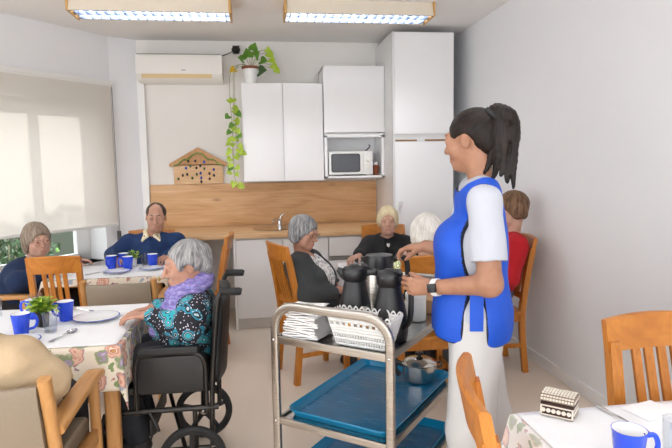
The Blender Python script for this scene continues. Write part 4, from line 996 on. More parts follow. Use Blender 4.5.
# ------------------------------------------------------------------ serving trolley
TX, TY = .047, 2.305; UX, UY = .787, -.617; TR_ = math.atan2(UY, UX)
def TP(u, v, z=0): return (TX + UX * u - UY * v, TY + UY * u + UX * v, z)
tr = thing('serving_trolley', 'stainless steel three-tier serving trolley holding jugs, basket and trays', 'trolley', (TX, TY, 0), TR_)
TW, TL = .53, .80; pf = rrect(.036, .022, .008, 3)
for y in (0, TL):
    pts = [(0, y, .075), (0, y, .80), (0, y, .83)] + [(.10 - .10 * math.cos(a), y, .833 + .10 * math.sin(a)) for a in np.linspace(.2, PI / 2, 7)] + [(TW - .10 + .10 * math.sin(a), y, .833 + .10 * math.cos(a)) for a in np.linspace(0, PI / 2 - .2, 7)] + [(TW, y, .83), (TW, y, .80), (TW, y, .075)]
    fr = obj('end_frame', MB().tube(pts, 1, prof=[(b, a) for a, b in pf], up=(0, 1, 0)), 'brushed_steel', tr)
for z in (.80, .448, .18):
    m = MB(); z0, z1 = z - .030, z
    for y in (0, TL): m.bx(.008, TW - .008, y - .007, y + .007, z0, z1, .003)
    for x in (0.006, TW - .006): m.bx(x - .006, x + .006, 0, TL, z0, z1, .003)
    m.bx(.004, TW - .004, 0, TL, z0 + .012, z0 + .020, 0, 1); obj('shelf', m, ['brushed_steel', 'steel_shelf'], tr)
    for x in (0, TW):
        for y in (-.012, TL + .012): obj('bolt', MB().sph((x, y, z - .015), (.006, .004, .006), 10), 'chrome', tr)
for x in (0, TW):
    for y in (0, TL):
        cs = obj('caster', MB().lathe([(0, -.012), (.035, -.012), (.04, -.008), (.04, .008), (.035, .012), (0, .012)], (x, y + .01, .04), 20, axis=0), 'black_rubber', tr)
        obj('fork', MB().bx(x - .018, x - .014, y - .01, y + .025, .035, .078).bx(x + .014, x + .018, y - .01, y + .025, .035, .078).bx(x - .018, x + .018, y - .012, y + .027, .074, .080), 'chrome', cs)
SH = .7915
def tray(label, z):
    c = TP(TW / 2, .400); t = thing('serving_tray', label, 'tray', (c[0], c[1], z), TR_, 'blue serving trays')
    def rings(lst, cap_lo=False, cap_hi=False):
        m = MB(); n = None; vs = []
        for (ins, zz) in lst:
            R_ = rrect(.496 - 2 * ins, .745 - 2 * ins, .055 - min(ins, .03), 6); n = len(R_); vs += [(x, y, zz) for x, y in R_]
        fs = [(a * n + i, a * n + (i + 1) % n, (a + 1) * n + (i + 1) % n, (a + 1) * n + i) for a in range(len(lst) - 1) for i in range(n)]
        if cap_lo: fs.append(tuple(range(n)))
        if cap_hi: fs.append(tuple((len(lst) - 1) * n + i for i in range(n)))
        return m.add(vs, fs)
    obj('base', rings([(.028, .0), (.030, .004)], True, True), 'tray_blue', t)
    obj('rim', rings([(.029, .0005), (.012, .030), (.002, .036), (.0, .034), (.0, .032), (.006, .030), (.022, .0005), (.029, .0005)]), 'tray_rim', t); return t
tray('blue tray on the middle shelf of the trolley, under the steel pot', .4388)
tray('blue tray on the lowest shelf of the trolley', .1708)
# jugs
def jug(label, u, v, rz, steel=False):
    c = TP(u, v, SH); t = thing('vacuum_jug', label, 'jug', c, rz); t.scale = (1, 1, 1.12)
    bm_ = 'brushed_steel' if steel else 'black_satin'
    if steel: pr = [(0, 0), (.060, 0), (.064, .006), (.066, .05), (.066, .19), (.058, .205), (.05, .21)]
    else: pr = [(0, 0), (.062, 0), (.069, .006), (.074, .035), (.073, .075), (.064, .120), (.053, .165), (.046, .198), (.046, .215)]
    obj('body', MB().lathe(pr, seg=36), bm_, t)
    if steel: obj('collar', MB().lathe([(.067, .185), (.067, .235), (.062, .262), (.0, .270)], seg=32).prism([(-.066, .225), (-.088, .252), (-.060, .258)], -.014, .014), 'black_plastic', t)
    else: obj('collar', MB().lathe([(.047, .200), (.052, .206), (.055, .232), (.053, .240), (.044, .240)], seg=32).tube([(-.040, 0, .222), (-.062, 0, .236), (-.074, 0, .243)], [.024, .015, .009], 12), 'black_plastic', t)
    if not steel: obj('lid', MB().lathe([(0, .262), (.018, .262), (.026, .256), (.046, .252), (.050, .244), (.050, .238), (0, .238)], seg=30).tube([(.03, 0, .256), (.052, 0, .258), (.066, 0, .250)], [.010, .010, .006], 8), 'black_satin', t)
    hp = [(.050, 0, .228), (.085, 0, .236), (.108, 0, .215), (.112, 0, .15), (.104, 0, .09), (.070, 0, .055)] if not steel else [(.060, 0, .240), (.10, 0, .252), (.128, 0, .235), (.132, 0, .16), (.122, 0, .09), (.064, 0, .065)]
    obj('handle', MB().tube(smooth_path(hp, 5), 1, prof=rrect(.014, .024, .006, 3), up=(0, 1, 0)), 'black_plastic', t); return t
HZ = math.atan2(-.3, .95)
jug('black insulated jug at the open left side, behind the napkins and basket', .262, .225, HZ)
jug('black insulated jug whose handle the nurse grips', .440, .195, D2(-56))
jug('taller steel jug with black top, behind the two black jugs', .245, .50, HZ + .1, True)
# napkins
rgn = random.Random(3)
def napkin(label, u, v, z, rz, w, d, n=3):
    ph = rgn.uniform(0, 6)
    c = TP(u, v, z); t = thing('folded_napkin', label, 'napkin', c, TR_ + rz, 'folded white napkins on the trolley')
    m = MB(); th = .0072
    for i in range(n):
        z0 = i * th; s_ = 1 - rgn.uniform(0, .09)
        m.grid(lambda a, b: V((a - .5) * w * s_, (b - .5) * d * s_, z0 + .0022 * math.sin(a * 7 + i * 2 + ph) + .001 * math.sin(b * 11 + i) + .0025), 14, 10)
        m.grid(lambda a, b: V((a - .5) * w * s_, (b - .5) * d * s_, z0 + th - .0008 + .0022 * math.sin(a * 7 + i * 2 + ph) + .001 * math.sin(b * 11 + i)), 14, 10)
        m.tube([V(-w * s_ / 2 + w * s_ * q / 8, -d * s_ / 2, z0 + th * .55 + .0022 * math.sin(q / 8 * 7 + i * 2 + ph) + .001 * math.sin(i)) for q in range(9)], th * .42, 8)
    obj('layers', m, 'towel_white', t, fix=True); return t
z = SH + .001
for i, (u, v, rz, w, d, l) in enumerate(((0.105, 0.097, .05, 0.177, 0.147, 'folded white napkin at the bottom of the pile'), (0.108, 0.100, -.12, 0.172, 0.143, 'folded white napkin second from the bottom of the pile'), (0.103, 0.097, .10, 0.163, 0.138, 'folded white napkin in the middle of the pile'),
                                         (0.109, 0.097, -.05, 0.153, 0.133, 'folded white napkin second from the top of the pile'), (0.103, 0.100, .2, 0.140, 0.120, 'folded white napkin topmost on the pile'))):
    napkin(l + ' on the trolley', u, v, z, rz, w, d, 3); z += .0240
nr = thing('printed_paper', 'loose printed paper lying across the top of the napkin pile', 'paper', TP(.105, .10, z + .003), TR_ + .1)
m = MB(); m.grid(lambda a, b: V((a - .5) * .15, (b - .5) * .10, .002 + .004 * math.sin(a * 5) * math.cos(b * 4)), 14, 8); obj('sheet', m, 'paper_white', nr, solid=.002)
m = MB()
for q in range(5): m.bx(-.03 + q * .012, -.022 + q * .012, -.03, .0, .0068, .0075)
obj('print', m, 'black_plastic', nr)
# lace basket
c = TP(.385, .076, SH + .002); k = thing('basket', 'white lace-patterned plastic basket with a scalloped rim, on the trolley', 'basket', c, TR_)
m = MB(); w0, d0, w1, d1, h = .105, .042, .140, .058, .122
nz = 10
def wall(p0, p1, q0, q1, n):
    p0, p1, q0, q1 = map(np.array, (p0, p1, q0, q1))
    def P(i, j):
        a = i / n; b = j / nz; lo = p0 * (1 - a) + p1 * a; hi = q0 * (1 - a) + q1 * a; r = lo * (1 - b) + hi * b
        return r
    for i in range(n):
        for j in range(nz):
            if j in (1, 3) and i % 2 == 1: continue
            if j in (7,) and i % 4 in (1, 2): continue
            m.add([P(i, j), P(i + 1, j), P(i + 1, j + 1), P(i, j + 1)], [(0, 1, 2, 3)])
    k2 = n // 4
    for s_ in range(k2):
        a0, a1 = s_ * 4, s_ * 4 + 4; mid = P((a0 + a1) / 2, nz)
        fan = [P(a0 + 4 * t_ / 6, nz) + V(0, 0, 1) * .016 * math.sin(PI * t_ / 6) for t_ in range(7)]
        inner = [mid + (f - mid) * .5 for f in fan]
        for q in range(6): m.add([fan[q], fan[q + 1], inner[q + 1], inner[q]], [(0, 1, 2, 3)])
cs = [(-1, -1), (1, -1), (1, 1), (-1, 1)]
for i in range(4):
    a, b = cs[i], cs[(i + 1) % 4]; n = 40 if i % 2 == 0 else 24
    wall((a[0] * w0, a[1] * d0, 0), (b[0] * w0, b[1] * d0, 0), (a[0] * w1, a[1] * d1, h), (b[0] * w1, b[1] * d1, h), n)
m.bx(-w0, w0, -d0, d0, .0, .002); obj('body', m, 'white_plastic', k, sharp=0, solid=.0018)
for i, (x, y, zz, mt) in enumerate(((-.078, .012, .075, 'egg_shell'), (-.028, .018, .078, 'pastry'), (.022, .012, .074, 'egg_shell'), (-.052, -.026, .068, 'pastry'), (.074, .0, .070, 'egg_shell'))):
    cc = TP(.385 + x, .076 + y, SH + zz - .018); t = thing('bread_roll', ('brown bun at the left end of the lace basket', 'yellow pastry second from the left in the lace basket', 'brown bun in the middle of the lace basket', 'yellow pastry at the front of the lace basket', 'brown bun at the right end of the lace basket')[i], 'bread', cc, i * .6)
    obj('crust', MB().sph((0, 0, .022), (.0225, .0205, .022), 18), mt, t); obj('score', MB().tube([(-.012, 0, .043), (0, .002, .0445), (.012, 0, .043)], .002, 6), 'towel_white', t)
    obj('wrapper', MB().lathe([(0, -.022), (.017, -.022), (.021, .004), (.0195, .004), (.016, -.02), (0, -.02)], (0, 0, .022), 16), 'paper_white', t)
# jars at the far right of the top shelf
k = thing('canister', 'white plastic canister with lid, behind the gripping hand on the trolley', 'jar', TP(.42, .52, SH)); obj('body', MB().lathe([(0, 0), (.044, 0), (.047, .004), (.047, .105), (.044, .108), (0, .108)]), 'white_plastic', k); obj('lid', MB().lathe([(0, .108), (.048, .108), (.048, .124), (.044, .128), (0, .128)]), 'white_plastic', k)
k = thing('glass_jar', 'small clear glass jar between the two black jugs', 'jar', TP(.350, .150, SH)); obj('glass', MB().lathe([(0, 0), (.017, 0), (.019, .004), (.019, .10), (.015, .115), (.015, .13), (.0135, .13), (.0135, .115), (.017, .10), (.017, .006), (0, .006)]), 'clear_glass', k); obj('lid', MB().lathe([(0, .128), (.017, .128), (.017, .142), (0, .142)]), 'chrome', k)
k = thing('napkin_box', 'tan box lying on the trolley beside the white canister', 'box', TP(.44, .68, SH), TR_); obj('body', MB().box((0, 0, .03), (.09, .10, .06), .004), 'tan_box', k); obj('lid', MB().box((0, 0, .064), (.094, .104, .012), .003), 'tan_box', k)
# steel pot
c = TP(.375, .675, .4432); k = thing('saucepan', 'steel lidded pot with black handles on the middle tray', 'pot', c, TR_ + .4)
obj('body', MB().lathe([(0, 0), (.070, 0), (.080, .008), (.083, .03), (.083, .085), (.087, .088), (.083, .09), (.080, .086), (0, .08)], seg=40), 'steel_bowl', k)
ld = obj('lid', MB().lathe([(.084, .090), (.080, .096), (.05, .112), (.015, .118), (0, .118)], seg=36), 'steel_bowl', k); obj('knob', MB().lathe([(.008, .116), (.008, .126), (.020, .130), (.020, .140), (0, .144)]), 'black_plastic', ld)
obj('handle', MB().tube(smooth_path([(-.080, 0, .075), (-.115, 0, .085), (-.118, 0, .055), (-.098, 0, .020)], 5), 1, prof=rrect(.016, .024, .006, 3), up=(0, 1, 0)), 'black_plastic', k)
obj('handle', MB().tube(smooth_path([(.082, -.03, .078), (.105, -.025, .082), (.105, .025, .082), (.082, .03, .078)], 5), .006, 8), 'black_plastic', k)

# ------------------------------------------------------------------ wheelchair
wc = thing('wheelchair', 'black transit wheelchair under the woman in the lilac scarf', 'wheelchair', (-.36, 2.828, 0), D2(90))
HW = .235
obj('seat', MB().box((0, .10, .475), (.43, .44, .045), .018, seg=3), 'black_vinyl', wc)
def bk(z): return -.120 - .035 * (z - .5) / .45
m = MB(); m.grid(lambda u, v: V((u - .5) * .44, bk(.50 + .40 * v) - .03 * (1 - (2 * u - 1) ** 2), .50 + .40 * v), 12, 10); obj('backrest', m, 'black_vinyl', wc, solid=.040)
for q in (-1, 1):
    x = q * HW
    obj('back_cane', MB().tube(smooth_path([(x, -.105, .20), (x, -.115, .50), (x, bk(.80), .80), (x, bk(.90) - .005, .905), (x, bk(.93) - .03, .935), (x, -.20, .935)], 5), .0125, 12), 'dark_metal', wc)
    obj('push_grip', MB().tube([(x, -.165, .935), (x, -.175, .935), (x, -.255, .932), (x, -.265, .930)], [.016, .0185, .0185, .014], 14), 'black_rubber', wc)
    obj('armrest', MB().box((x, .075, .672), (.050, .27, .034), .012, seg=3), 'black_vinyl', wc)
    obj('arm_frame', MB().tube(smooth_path([(x, -.085, .36), (x, -.085, .58), (x, -.06, .640), (x, .0, .652), (x, .17, .652), (x, .215, .635), (x, .23, .58), (x, .23, .37)], 5), .011, 10), 'dark_metal', wc)
    obj('side_panel', MB().bx(x - .004, x + .004, -.075, .222, .475, .640, .003), 'black_plastic', wc)
    m = MB(); m.tube([(x, -.14, .385), (x, .37, .385)], .0125, 10); m.tube([(x, -.10, .19), (x, .38, .19)], .0115, 10); m.tube(smooth_path([(x, .37, .385), (x, .39, .30), (x - q * .04, .38, .10)], 4), .0115, 10); m.tube([(x, .365, .385), (x, .365, .15)], .0115, 10); m.tube([(x, -.03, .385), (x, -.03, .155)], .0115, 10)
    obj('side_frame', m, 'dark_metal', wc)
    R_ = .156; wx = q * (HW + .028)
    wh = obj('wheel', MB().lathe([(R_ - .036, -.015), (R_ - .014, -.020), (R_ - .002, -.011), (R_, 0), (R_ - .002, .011), (R_ - .014, .020), (R_ - .036, .015), (R_ - .036, -.015)], (wx, -.017, R_), 40, axis=0), 'black_rubber', wc)
    m = MB(); m.lathe([(0, -.022), (.026, -.022), (.028, 0), (.026, .022), (0, .022)], (wx, -.017, R_), 20, axis=0)
    for i in range(5):
        a = i * 2 * PI / 5 + .3; m.tube([(wx, -.017 + .02 * math.cos(a), R_ + .02 * math.sin(a)), (wx, -.017 + (R_ - .025) * math.cos(a), R_ + (R_ - .025) * math.sin(a))], [.017, .011], 8)
    obj('spokes', m, 'black_plastic', wh); obj('hub_cap', MB().sph((wx - .024, -.017, R_), (.006, .018, .018), 14), 'chrome', wh)
    r2 = .088; cw = obj('caster', MB().lathe([(0, -.012), (r2 - .02, -.012), (r2 - .004, -.014), (r2, 0), (r2 - .004, .014), (r2 - .02, .012), (0, .012)], (x, .365, r2), 28, axis=0), 'black_rubber', wc)
    obj('fork', MB().bx(x - .022, x - .017, .345, .385, r2 - .01, .20).bx(x + .017, x + .022, .345, .385, r2 - .01, .20).bx(x - .022, x + .022, .345, .385, .19, .20), 'dark_metal', cw)
    obj('footplate', MB().box((q * .12, .34, .098), (.15, .16, .012), .004), 'black_plastic', wc)
    obj('brake_lever', MB().tube([(x + q * .02, .17, .385), (x + q * .03, .14, .33), (x + q * .03, .13, .30)], .007, 8), 'black_plastic', wc)
m = MB(); m.tube([(-HW, .18, .385), (HW, .02, .19)], .010, 10); m.tube([(HW, .18, .385), (-HW, .02, .19)], .010, 10); obj('cross_brace', m, 'dark_metal', wc)
obj('calf_strap', MB().bx(-.22, .22, .175, .180, .24, .33), 'black_vinyl', wc)
# ------------------------------------------------------------------ people
Z = V(0, 0, 1)
def hd(w, d, n, t, **k): return dict(w=w, d=d, n=n, t=t, **k)
# nurse ---------------------------------------------------------------
NH = Head((.806, 2.063, 1.588), (-.70, .714), 9, 2, 1.01)
BX, BYY = .818, 2.065
SL, SR = (.790, 1.885, 1.362), (.857, 2.20, 1.355)
P = person('nurse in a blue tabard over white uniform, standing at the serving trolley', NH, (-.98, .2), (BX, BYY, .93), nb=(.832, 2.050, 1.440), sw=.155, h=.0042, torso_r=.80,
    skin='skin_tan', bust=.12, legs='stand', knee=[(.90, 2.105, .48), (.78, 1.98, .48)], foot=[(1.025, 2.125, .085), (.78, 1.97, .085)], foot_dir=[(-.9, .3, 0), (-.95, .2, 0)], jaw=.93, nose=.95, old=0, smile=1.0,
    sh=[SR, SL], neck_r=.042, hs=.93, feet_z=0,
    hands=(hd((.678, 2.227, 1.166), (-.62, .76, -.10), (.12, .12, -1), (-.76, -.645, 0), e=(.785, 2.155, 1.135), curl=[42, 30, 26, 24], thumb=(.80, .25, .50), tcurl=15),
           hd((.632, 2.008, 1.040), (-.80, .60, -.04), (.60, .80, 0), (0, .1, 1), e=(.786, 1.828, 1.083), curl=[44, 50, 50, 54], thumb=(.85, .35, .30), tcurl=10, spread=.02)))
G = P['G']; R_, F_ = G[0], G[1]
low = lambda z, r=.5: ('c', V(BX - .3, BYY, z - r), V(BX + .3, BYY, z - r), r, r, .012, True, 0.0)
garment(P, 'shirt', 'uniform_white', inf=.012, sleeves=False, cuts=[low(.895), neck_cut(P, .052, .02, .055)], disp=((.0045, .12, 0, (1, 1, .8)), (.002, .05, 3, (1, 1, .5))),
        pre=lambda sd: [sd.ell(V(BX, BYY, .94), (.182, .128, .10), .04, False, G)] and [sd.cap(S, S + (E - S) * .85 , .060, .064, .035) for (S, E, W) in P['info']] and [sd.cap(S + (E - S) * .64 + unit(E - S) * .09, E + unit(E - S) * .05, .09, .09, .004, True) for (S, E, W) in P['info']])
cutl = []
Lf = -R_
base_c = V(BX, BYY, 0)
for sd_, S in ((-1, P['S'][1]), (1, P['S'][0])):
    o = R_ * sd_
    cutl.append(('c', np.array(S) + o * .055 + V(0, 0, .02) + F_ * .005, np.array(S) + o * .055 - V(0, 0, .10) + F_ * .01, .092, .066, .01, True, 0.0))
    cutl.append(('c', base_c + o * .165 + F_ * .024 + V(0, 0, 1.28), base_c + o * .170 + F_ * .022 + V(0, 0, 1.02), .05, .030, .01, True, 0.0))
    cutl.append(('c', base_c + o * .170 + F_ * .022 + V(0, 0, 1.02), base_c + o * .205 + F_ * .034 + V(0, 0, .80), .030, .058, .012, True, 0.0))
cutl.append(('e', P['nb'] + F_ * .035 + V(0, 0, .030), G, V(.100, .110, .075), None, .01, True, 0.0))
cutl.append(low(.842, .9)[:5] + (.008, True, 0.0))
def tab_pred(C):
    mi = np.zeros(len(C), np.int32)
    for c in cutl:
        q = c[:7] + (0.0,); mi |= (SDF.d(q, C.astype(np.float32)) < .0065).astype(np.int32)
    return mi
def tab_pre(sd):
    sd.ell(V(BX, BYY, .90) - F_ * .008, (.188, .138, .19), .06, False, G)
    for q in (-1, 1): sd.cap(V(BX, BYY, 1.21) + F_ * .066 + R_ * q * .03, V(BX, BYY, .86) + F_ * .085 + R_ * q * .055, .060, .064, .05); sd.cap(V(BX, BYY, 1.30) - F_ * .055 + R_ * q * .05, V(BX, BYY, .86) - F_ * .055 + R_ * q * .06, .045, .060, .05)
garment(P, 'tabard', ['tab_blue', 'trim_navy'], inf=.019, sleeves=False, cuts=cutl, pre=tab_pre, pred=tab_pred, disp=((.003, .16, 2, (1, 1, .6)), (.0015, .06, 6, (1, 1, .5))))
def side_pt(a, z, rx=.15, ry=.12): return base_c + Lf * rx * math.cos(a) + F_ * ry * math.sin(a) + V(0, 0, z) - P['base']
m = MB(); m.tube([side_pt(a, 1.185 + .004 * math.sin(a),   .145, .112) for a in np.linspace(-.55, .85, 12)], 1, prof=[(.024, .003), (-.024, .003), (-.024, -.003), (.024, -.003)], up=(0, 0, 1)); obj('side_strap', m, 'tab_blue', P['root'])
m = MB(); m.tube([side_pt((.15 if z > .9 else .15), z, .190, .13) for z in (1.04, 1.0, .95, .90)], 1, prof=[(.003, .024), (-.003, .024), (-.003, -.024), (.003, -.024)], up=Lf); st = obj('hanging_strap', m, 'tab_blue', P['root'])
pp = side_pt(.12, 1.035, .178, .13); obj('button', MB().sph(pp, (.016, .006, .016), 16), 'tab_blue', st)
def nurse_pants():
    sd = SDF(); sd.ell(P['Pv'] - V(0, 0, .02), (.145, .110, .125), .05, False, G)
    for i, (hip, kn, an) in enumerate(P['legpts']):
        sd.cap(hip, kn, .100, .092, .05); sd.cap(kn, an + V(0, 0, .03), .090, .086, .03)
    solid('trousers', sd, .005, 'pants_white', P['root'], P['base'], disp=((.008, .20, 1, (1, 1, .30)), (.0045, .08, 4, (1, 1, .25))))
nurse_pants(); shoes(P, 'shoe_white')
def nh(sd, H):
    H.e(sd, (0, -.020, .036), (.0775, .098, .085), .02)
    H.e(sd, (0, -.070, -.02), (.052, .035, .050), .03)
    H.e(sd, (0, .112, -.025), (.066, .075, .085), .02, True)
    for q in (-1, 1): H.e(sd, (q * .078, .006, -.030), (.035, .046, .052), .015, True)
    H.e(sd, (0, -.01, -.12), (.08, .09, .05), .02, True)
hair(P, 'hair_brown', nh, h=.0036, amp=.0010, wl=.03, st=(1.6, .25, 1.2), pole=(0, -.75, .6))
def pony(sd, H):
    b = H.p(0, -.098, .076); rg = random.Random(2)
    tips = [(V(.832, 2.0, 1.465), .5), (V(.860, 1.99, 1.44), .8), (V(.885, 1.97, 1.455), 1), (V(.928, 1.955, 1.41), .9), (V(.925, 1.98, 1.48), .7), (V(.905, 1.96, 1.43), .8)]
    o1 = H.p(0, -.113, .090); o2 = H.p(.0, -.138, .062)
    for i, (tp, sp) in enumerate(tips):
        d_ = (i - 2.5) * .007
        pts = smooth_path([b, o1, o2 + V(d_, -d_, 0), (o2 * .55 + tp * .45) + V(.014 + d_ * 1.2, -.004, .03), tp * .8 + o2 * .2 + V(.006, 0, 0), tp], 5)
        n = len(pts); r = lambda t: (.016 + .006 * min(t * 4, 1)) * (1 - .85 * max(0, t - .4) / .6)
        for q in range(n - 1): sd.cap(pts[q], pts[q + 1], r(q / n), r((q + 1) / n), .006)
hair(P, 'hair_brown', pony, h=.0036, amp=.0022, wl=.022, st=(1.8, 1.8, .12), name='ponytail')
m = MB(); bc = NH.p(0, -.102, .080) - P['base']; ax = unit(NH.p(0, -.122, .100) - NH.p(0, -.09, .068)); e1 = unit(np.cross(ax, Z)); e2 = np.cross(ax, e1)
m.tube([bc + .025 * (e1 * math.cos(a) + e2 * math.sin(a)) for a in np.linspace(0, 2 * PI, 24, endpoint=False)], [.010 + .002 * (i % 2) for i in range(24)], 8, closed=True); obj('hair_tie', m, 'black_rubber', P['root'])
face_parts(NH, P['root'], P['base'], 'hair_brown')
S, E, W = P['info'][1]; u = unit(W - E); wc_ = W - u * .022; a1 = unit(np.cross(u, Z)); a2 = np.cross(a1, u)
m = MB(); m.tube([wc_ - P['base'] + .031 * (a1 * math.cos(a) + a2 * math.sin(a)) for a in np.linspace(0, 2 * PI, 28, endpoint=False)], 1, prof=[(.0025, .011), (-.0025, .011), (-.0025, -.011), (.0025, -.011)], closed=True, up=a2 * 0 + a1); wt_ = obj('watch', m, 'watch_white', P['root'])
out = unit(np.array([-.35, -.93, .15]) - u * np.dot(u, [-.35, -.93, .15])); s2 = np.cross(u, out); Mx = Matrix(((u[0], s2[0], out[0], 0), (u[1], s2[1], out[1], 0), (u[2], s2[2], out[2], 0), (0, 0, 0, 1))); pc = wc_ - P['base'] + out * .033; Mx.translation = Vector(pc)
obj('watch_face', MB().box((0, 0, 0), (.036, .034, .010), .004, M=Mx), 'black_plastic', wt_)

# woman in the wheelchair ---------------------------------------------
H = Head((-.372, 2.83, 1.022), (-.965, -.26), 10, 0, 1.06)
P = person('woman with short grey hair, lilac scarf and paisley top, seated in the wheelchair', H, (-1, 0), (-.385, 2.83, .615), nb=(-.352, 2.838, .885), sw=.150, h=.0048, bust=.7, belly=.4, jaw=1.05, nose=1.12,
    sh=[(-.335, 2.985, .825), (-.325, 2.69, .825)], feet_z=.04, knee=[(-.70, 2.91, .56), (-.70, 2.75, .56)], foot=[(-.63, 2.92, .20), (-.63, 2.74, .20)],
    hands=(hd((-.555, 2.885, .800), (-.86, -.42, -.02), (0, -.1, -1), (-.4, -.9, 0), curl=[18, 20, 22, 24], e=(-.36, 3.03, .765)), hd((-.545, 2.730, .805), (-.95, .25, -.02), (0, .1, -1), (-.2, .95, .1), curl=[22, 24, 26, 28], e=(-.345, 2.632, .748))))
garment(P, 'blouse', 'paisley', inf=.014, sleeve_inf=.022, cuff=.035, cuts=[neck_cut(P, .055)], disp=((.005, .11, 0, (1, 1, 1)), (.002, .05, 3, (1, 1, 1))))
trousers(P, 'trousers_dark'); shoes(P)
hair(P, 'hair_silver', lambda sd, H: (H.e(sd, (0, -.026, .036), (.083, .104, .088), .02), H.e(sd, (0, -.085, -.015), (.066, .034, .055), .03),
     [H.e(sd, (q * .074, .012, .018), (.020, .040, .040), .02) for q in (-1, 1)], H.e(sd, (0, .108, -.030), (.085, .082, .098), .02, True), [H.e(sd, (q * .088, .006, -.020), (.030, .034, .040), .012, True) for q in (-1, 1)], H.e(sd, (0, .02, -.12), (.09, .10, .05), .02, True)),
     h=.0045, amp=.004, wl=.045, st=(.6, .6, 1.4))
face_parts(H, P['root'], P['base'], 'hair_silver')
def scarf(sd):
    nb = P['nb']
    ring = [nb + V(.078 * math.cos(a) - .006, .082 * math.sin(a), .030 + .034 * math.cos(a)) for a in np.linspace(0, 2 * PI, 17)]
    for a, b in zip(ring, ring[1:]): sd.cap(a, b, .034, None, .03)
    for dy in (-.050, .0, .045):
        pts = smooth_path([nb + V(-.02, -.075 + dy * .3, .02), V(-.43, 2.79 + dy * .6, .85), V(-.485, 2.785 + dy * .8, .785), V(-.515, 2.79 + dy * .9, .72)], 4)
        for a, b in zip(pts, pts[1:]): sd.cap(a, b, .030, None, .025)
    for a, b in ((nb + V(.02, -.085, .01), V(-.40, 2.71, .83)), (V(-.40, 2.71, .83), V(-.46, 2.73, .765))): sd.cap(a, b, .034, .030, .03)
sd = SDF(); scarf(sd); solid('scarf', sd, .0045, 'scarf_lilac', P['root'], P['base'], disp=((.006, .05, 1, (1, .6, 1)), (.003, .022, 4, (1, .5, 1))))

# man in navy ---------------------------------------------------------
H = Head((-.850, 4.765, 1.108), (.10, -1), 10, 3, 1.03)
P = person('older balding man in a navy sweater with cream collar, seated at the window table', H, (.05, -1), (-.925, 4.83, .59), nb=(-.895, 4.81, .955), sw=.20, h=.0055, skin='skin_man', bust=0, belly=.5, torso_r=1.08, jaw=1.0, nose=1.12, hs=1.0, knee=[(-1.03, 4.43, .53), (-.87, 4.43, .53)], foot=[(-1.03, 4.41, .085), (-.87, 4.41, .085)],
    neck_r=.055, hands=(hd((-1.165, 4.625, .80), (.45, -.88, -.05), (0, 0, -1), (.88, .45, 0), e=(-1.215, 4.80, .80), curl=20), hd((-.755, 4.66, .80), (-.25, -.95, -.05), (0, 0, -1), (-.95, .25, 0), e=(-.640, 4.80, .80), curl=35)))
garment(P, 'sweater', 'knit_navy', inf=.018, sleeve_inf=.022, cuff=.012, cuts=[neck_cut(P, .068, .02, .045), v_cut(P, .04, .075, .13)])
trousers(P); shoes(P)
def collar(sd):
    nb = P['nb']; G_ = P['G']
    for q in (-1, 1):
        a = nb + G_[0] * q * .052 + G_[1] * .0 + Z * .035; b = nb + G_[0] * q * .030 + G_[1] * .080 + Z * .005; c = nb + G_[0] * q * .068 + G_[1] * .100 - Z * .030
        sd.cap(a, b, .016, .013, .01); sd.cap(b, c, .014, .008, .01); sd.cap(a, c, .016, .008, .01); sd.cap(a, nb + G_[0] * q * .03 - G_[1] * .05 + Z * .05, .015, .014, .01)
sd = SDF(); collar(sd); solid('collar', sd, .004, 'collar_cream', P['root'], P['base'])
hair(P, 'hair_man', lambda sd, H: (H.e(sd, (0, -.026, .034), (.079, .094, .081), .02), H.e(sd, (0, .088, .088), (.050, .072, .060), .02, True), H.e(sd, (0, .108, -.02), (.072, .085, .11), .02, True), H.e(sd, (0, .0, -.09), (.1, .1, .06), .02, True), [H.e(sd, (q * .082, -.004, -.012), (.028, .028, .034), .012, True) for q in (-1, 1)]), amp=.002, wl=.03)
face_parts(H, P['root'], P['base'], 'hair_man')

# woman by the window -------------------------------------------------
H = Head((-1.615, 4.315, 1.002), (.66, -.75), 8, -3, 1.02)
P = person('woman with glasses and navy cardigan, seated by the window blind', H, (.92, -.30), (-1.80, 4.29, .59), nb=(-1.665, 4.335, .850), sw=.150, sh=[(-1.735, 4.185, .770), (-1.705, 4.480, .770)], bust=.8, belly=.6, jaw=1.12, nose=1.05, skin='skin_pale',
    hands=(hd((-1.50, 4.20, .810), (.95, .2, .0), (0, 0, -1), (.2, .95, 0), curl=24, e=(-1.67, 4.06, .745)), hd((-1.47, 4.565, .805), (.80, .6, .0), (0, 0, -1), (.6, -.8, 0), curl=24, e=(-1.63, 4.57, .735))), knee=[(-1.44, 4.34, .53), (-1.44, 4.50, .53)], foot=[(-1.43, 4.34, .085), (-1.43, 4.50, .085)], foot_dir=[(1, 0, 0)] * 2)
garment(P, 'blouse', 'collar_cream', inf=.008, sleeves=False, cuts=[neck_cut(P, .075, .04, .03), v_cut(P, .045, .06, .13)])
garment(P, 'cardigan', 'cardigan_navy', inf=.020, sleeve_inf=.024, cuff=.03, cuts=[neck_cut(P, .066, .02, .04), v_cut(P, .055, .17, .15)])
trousers(P); shoes(P); hair(P, 'hair_grey_brown', lambda sd, H: hair_bob(sd, H, -.05, -.07, .015, .066)); face_parts(H, P['root'], P['base'], 'hair_grey_brown'); glasses(H, P['root'], P['base'])

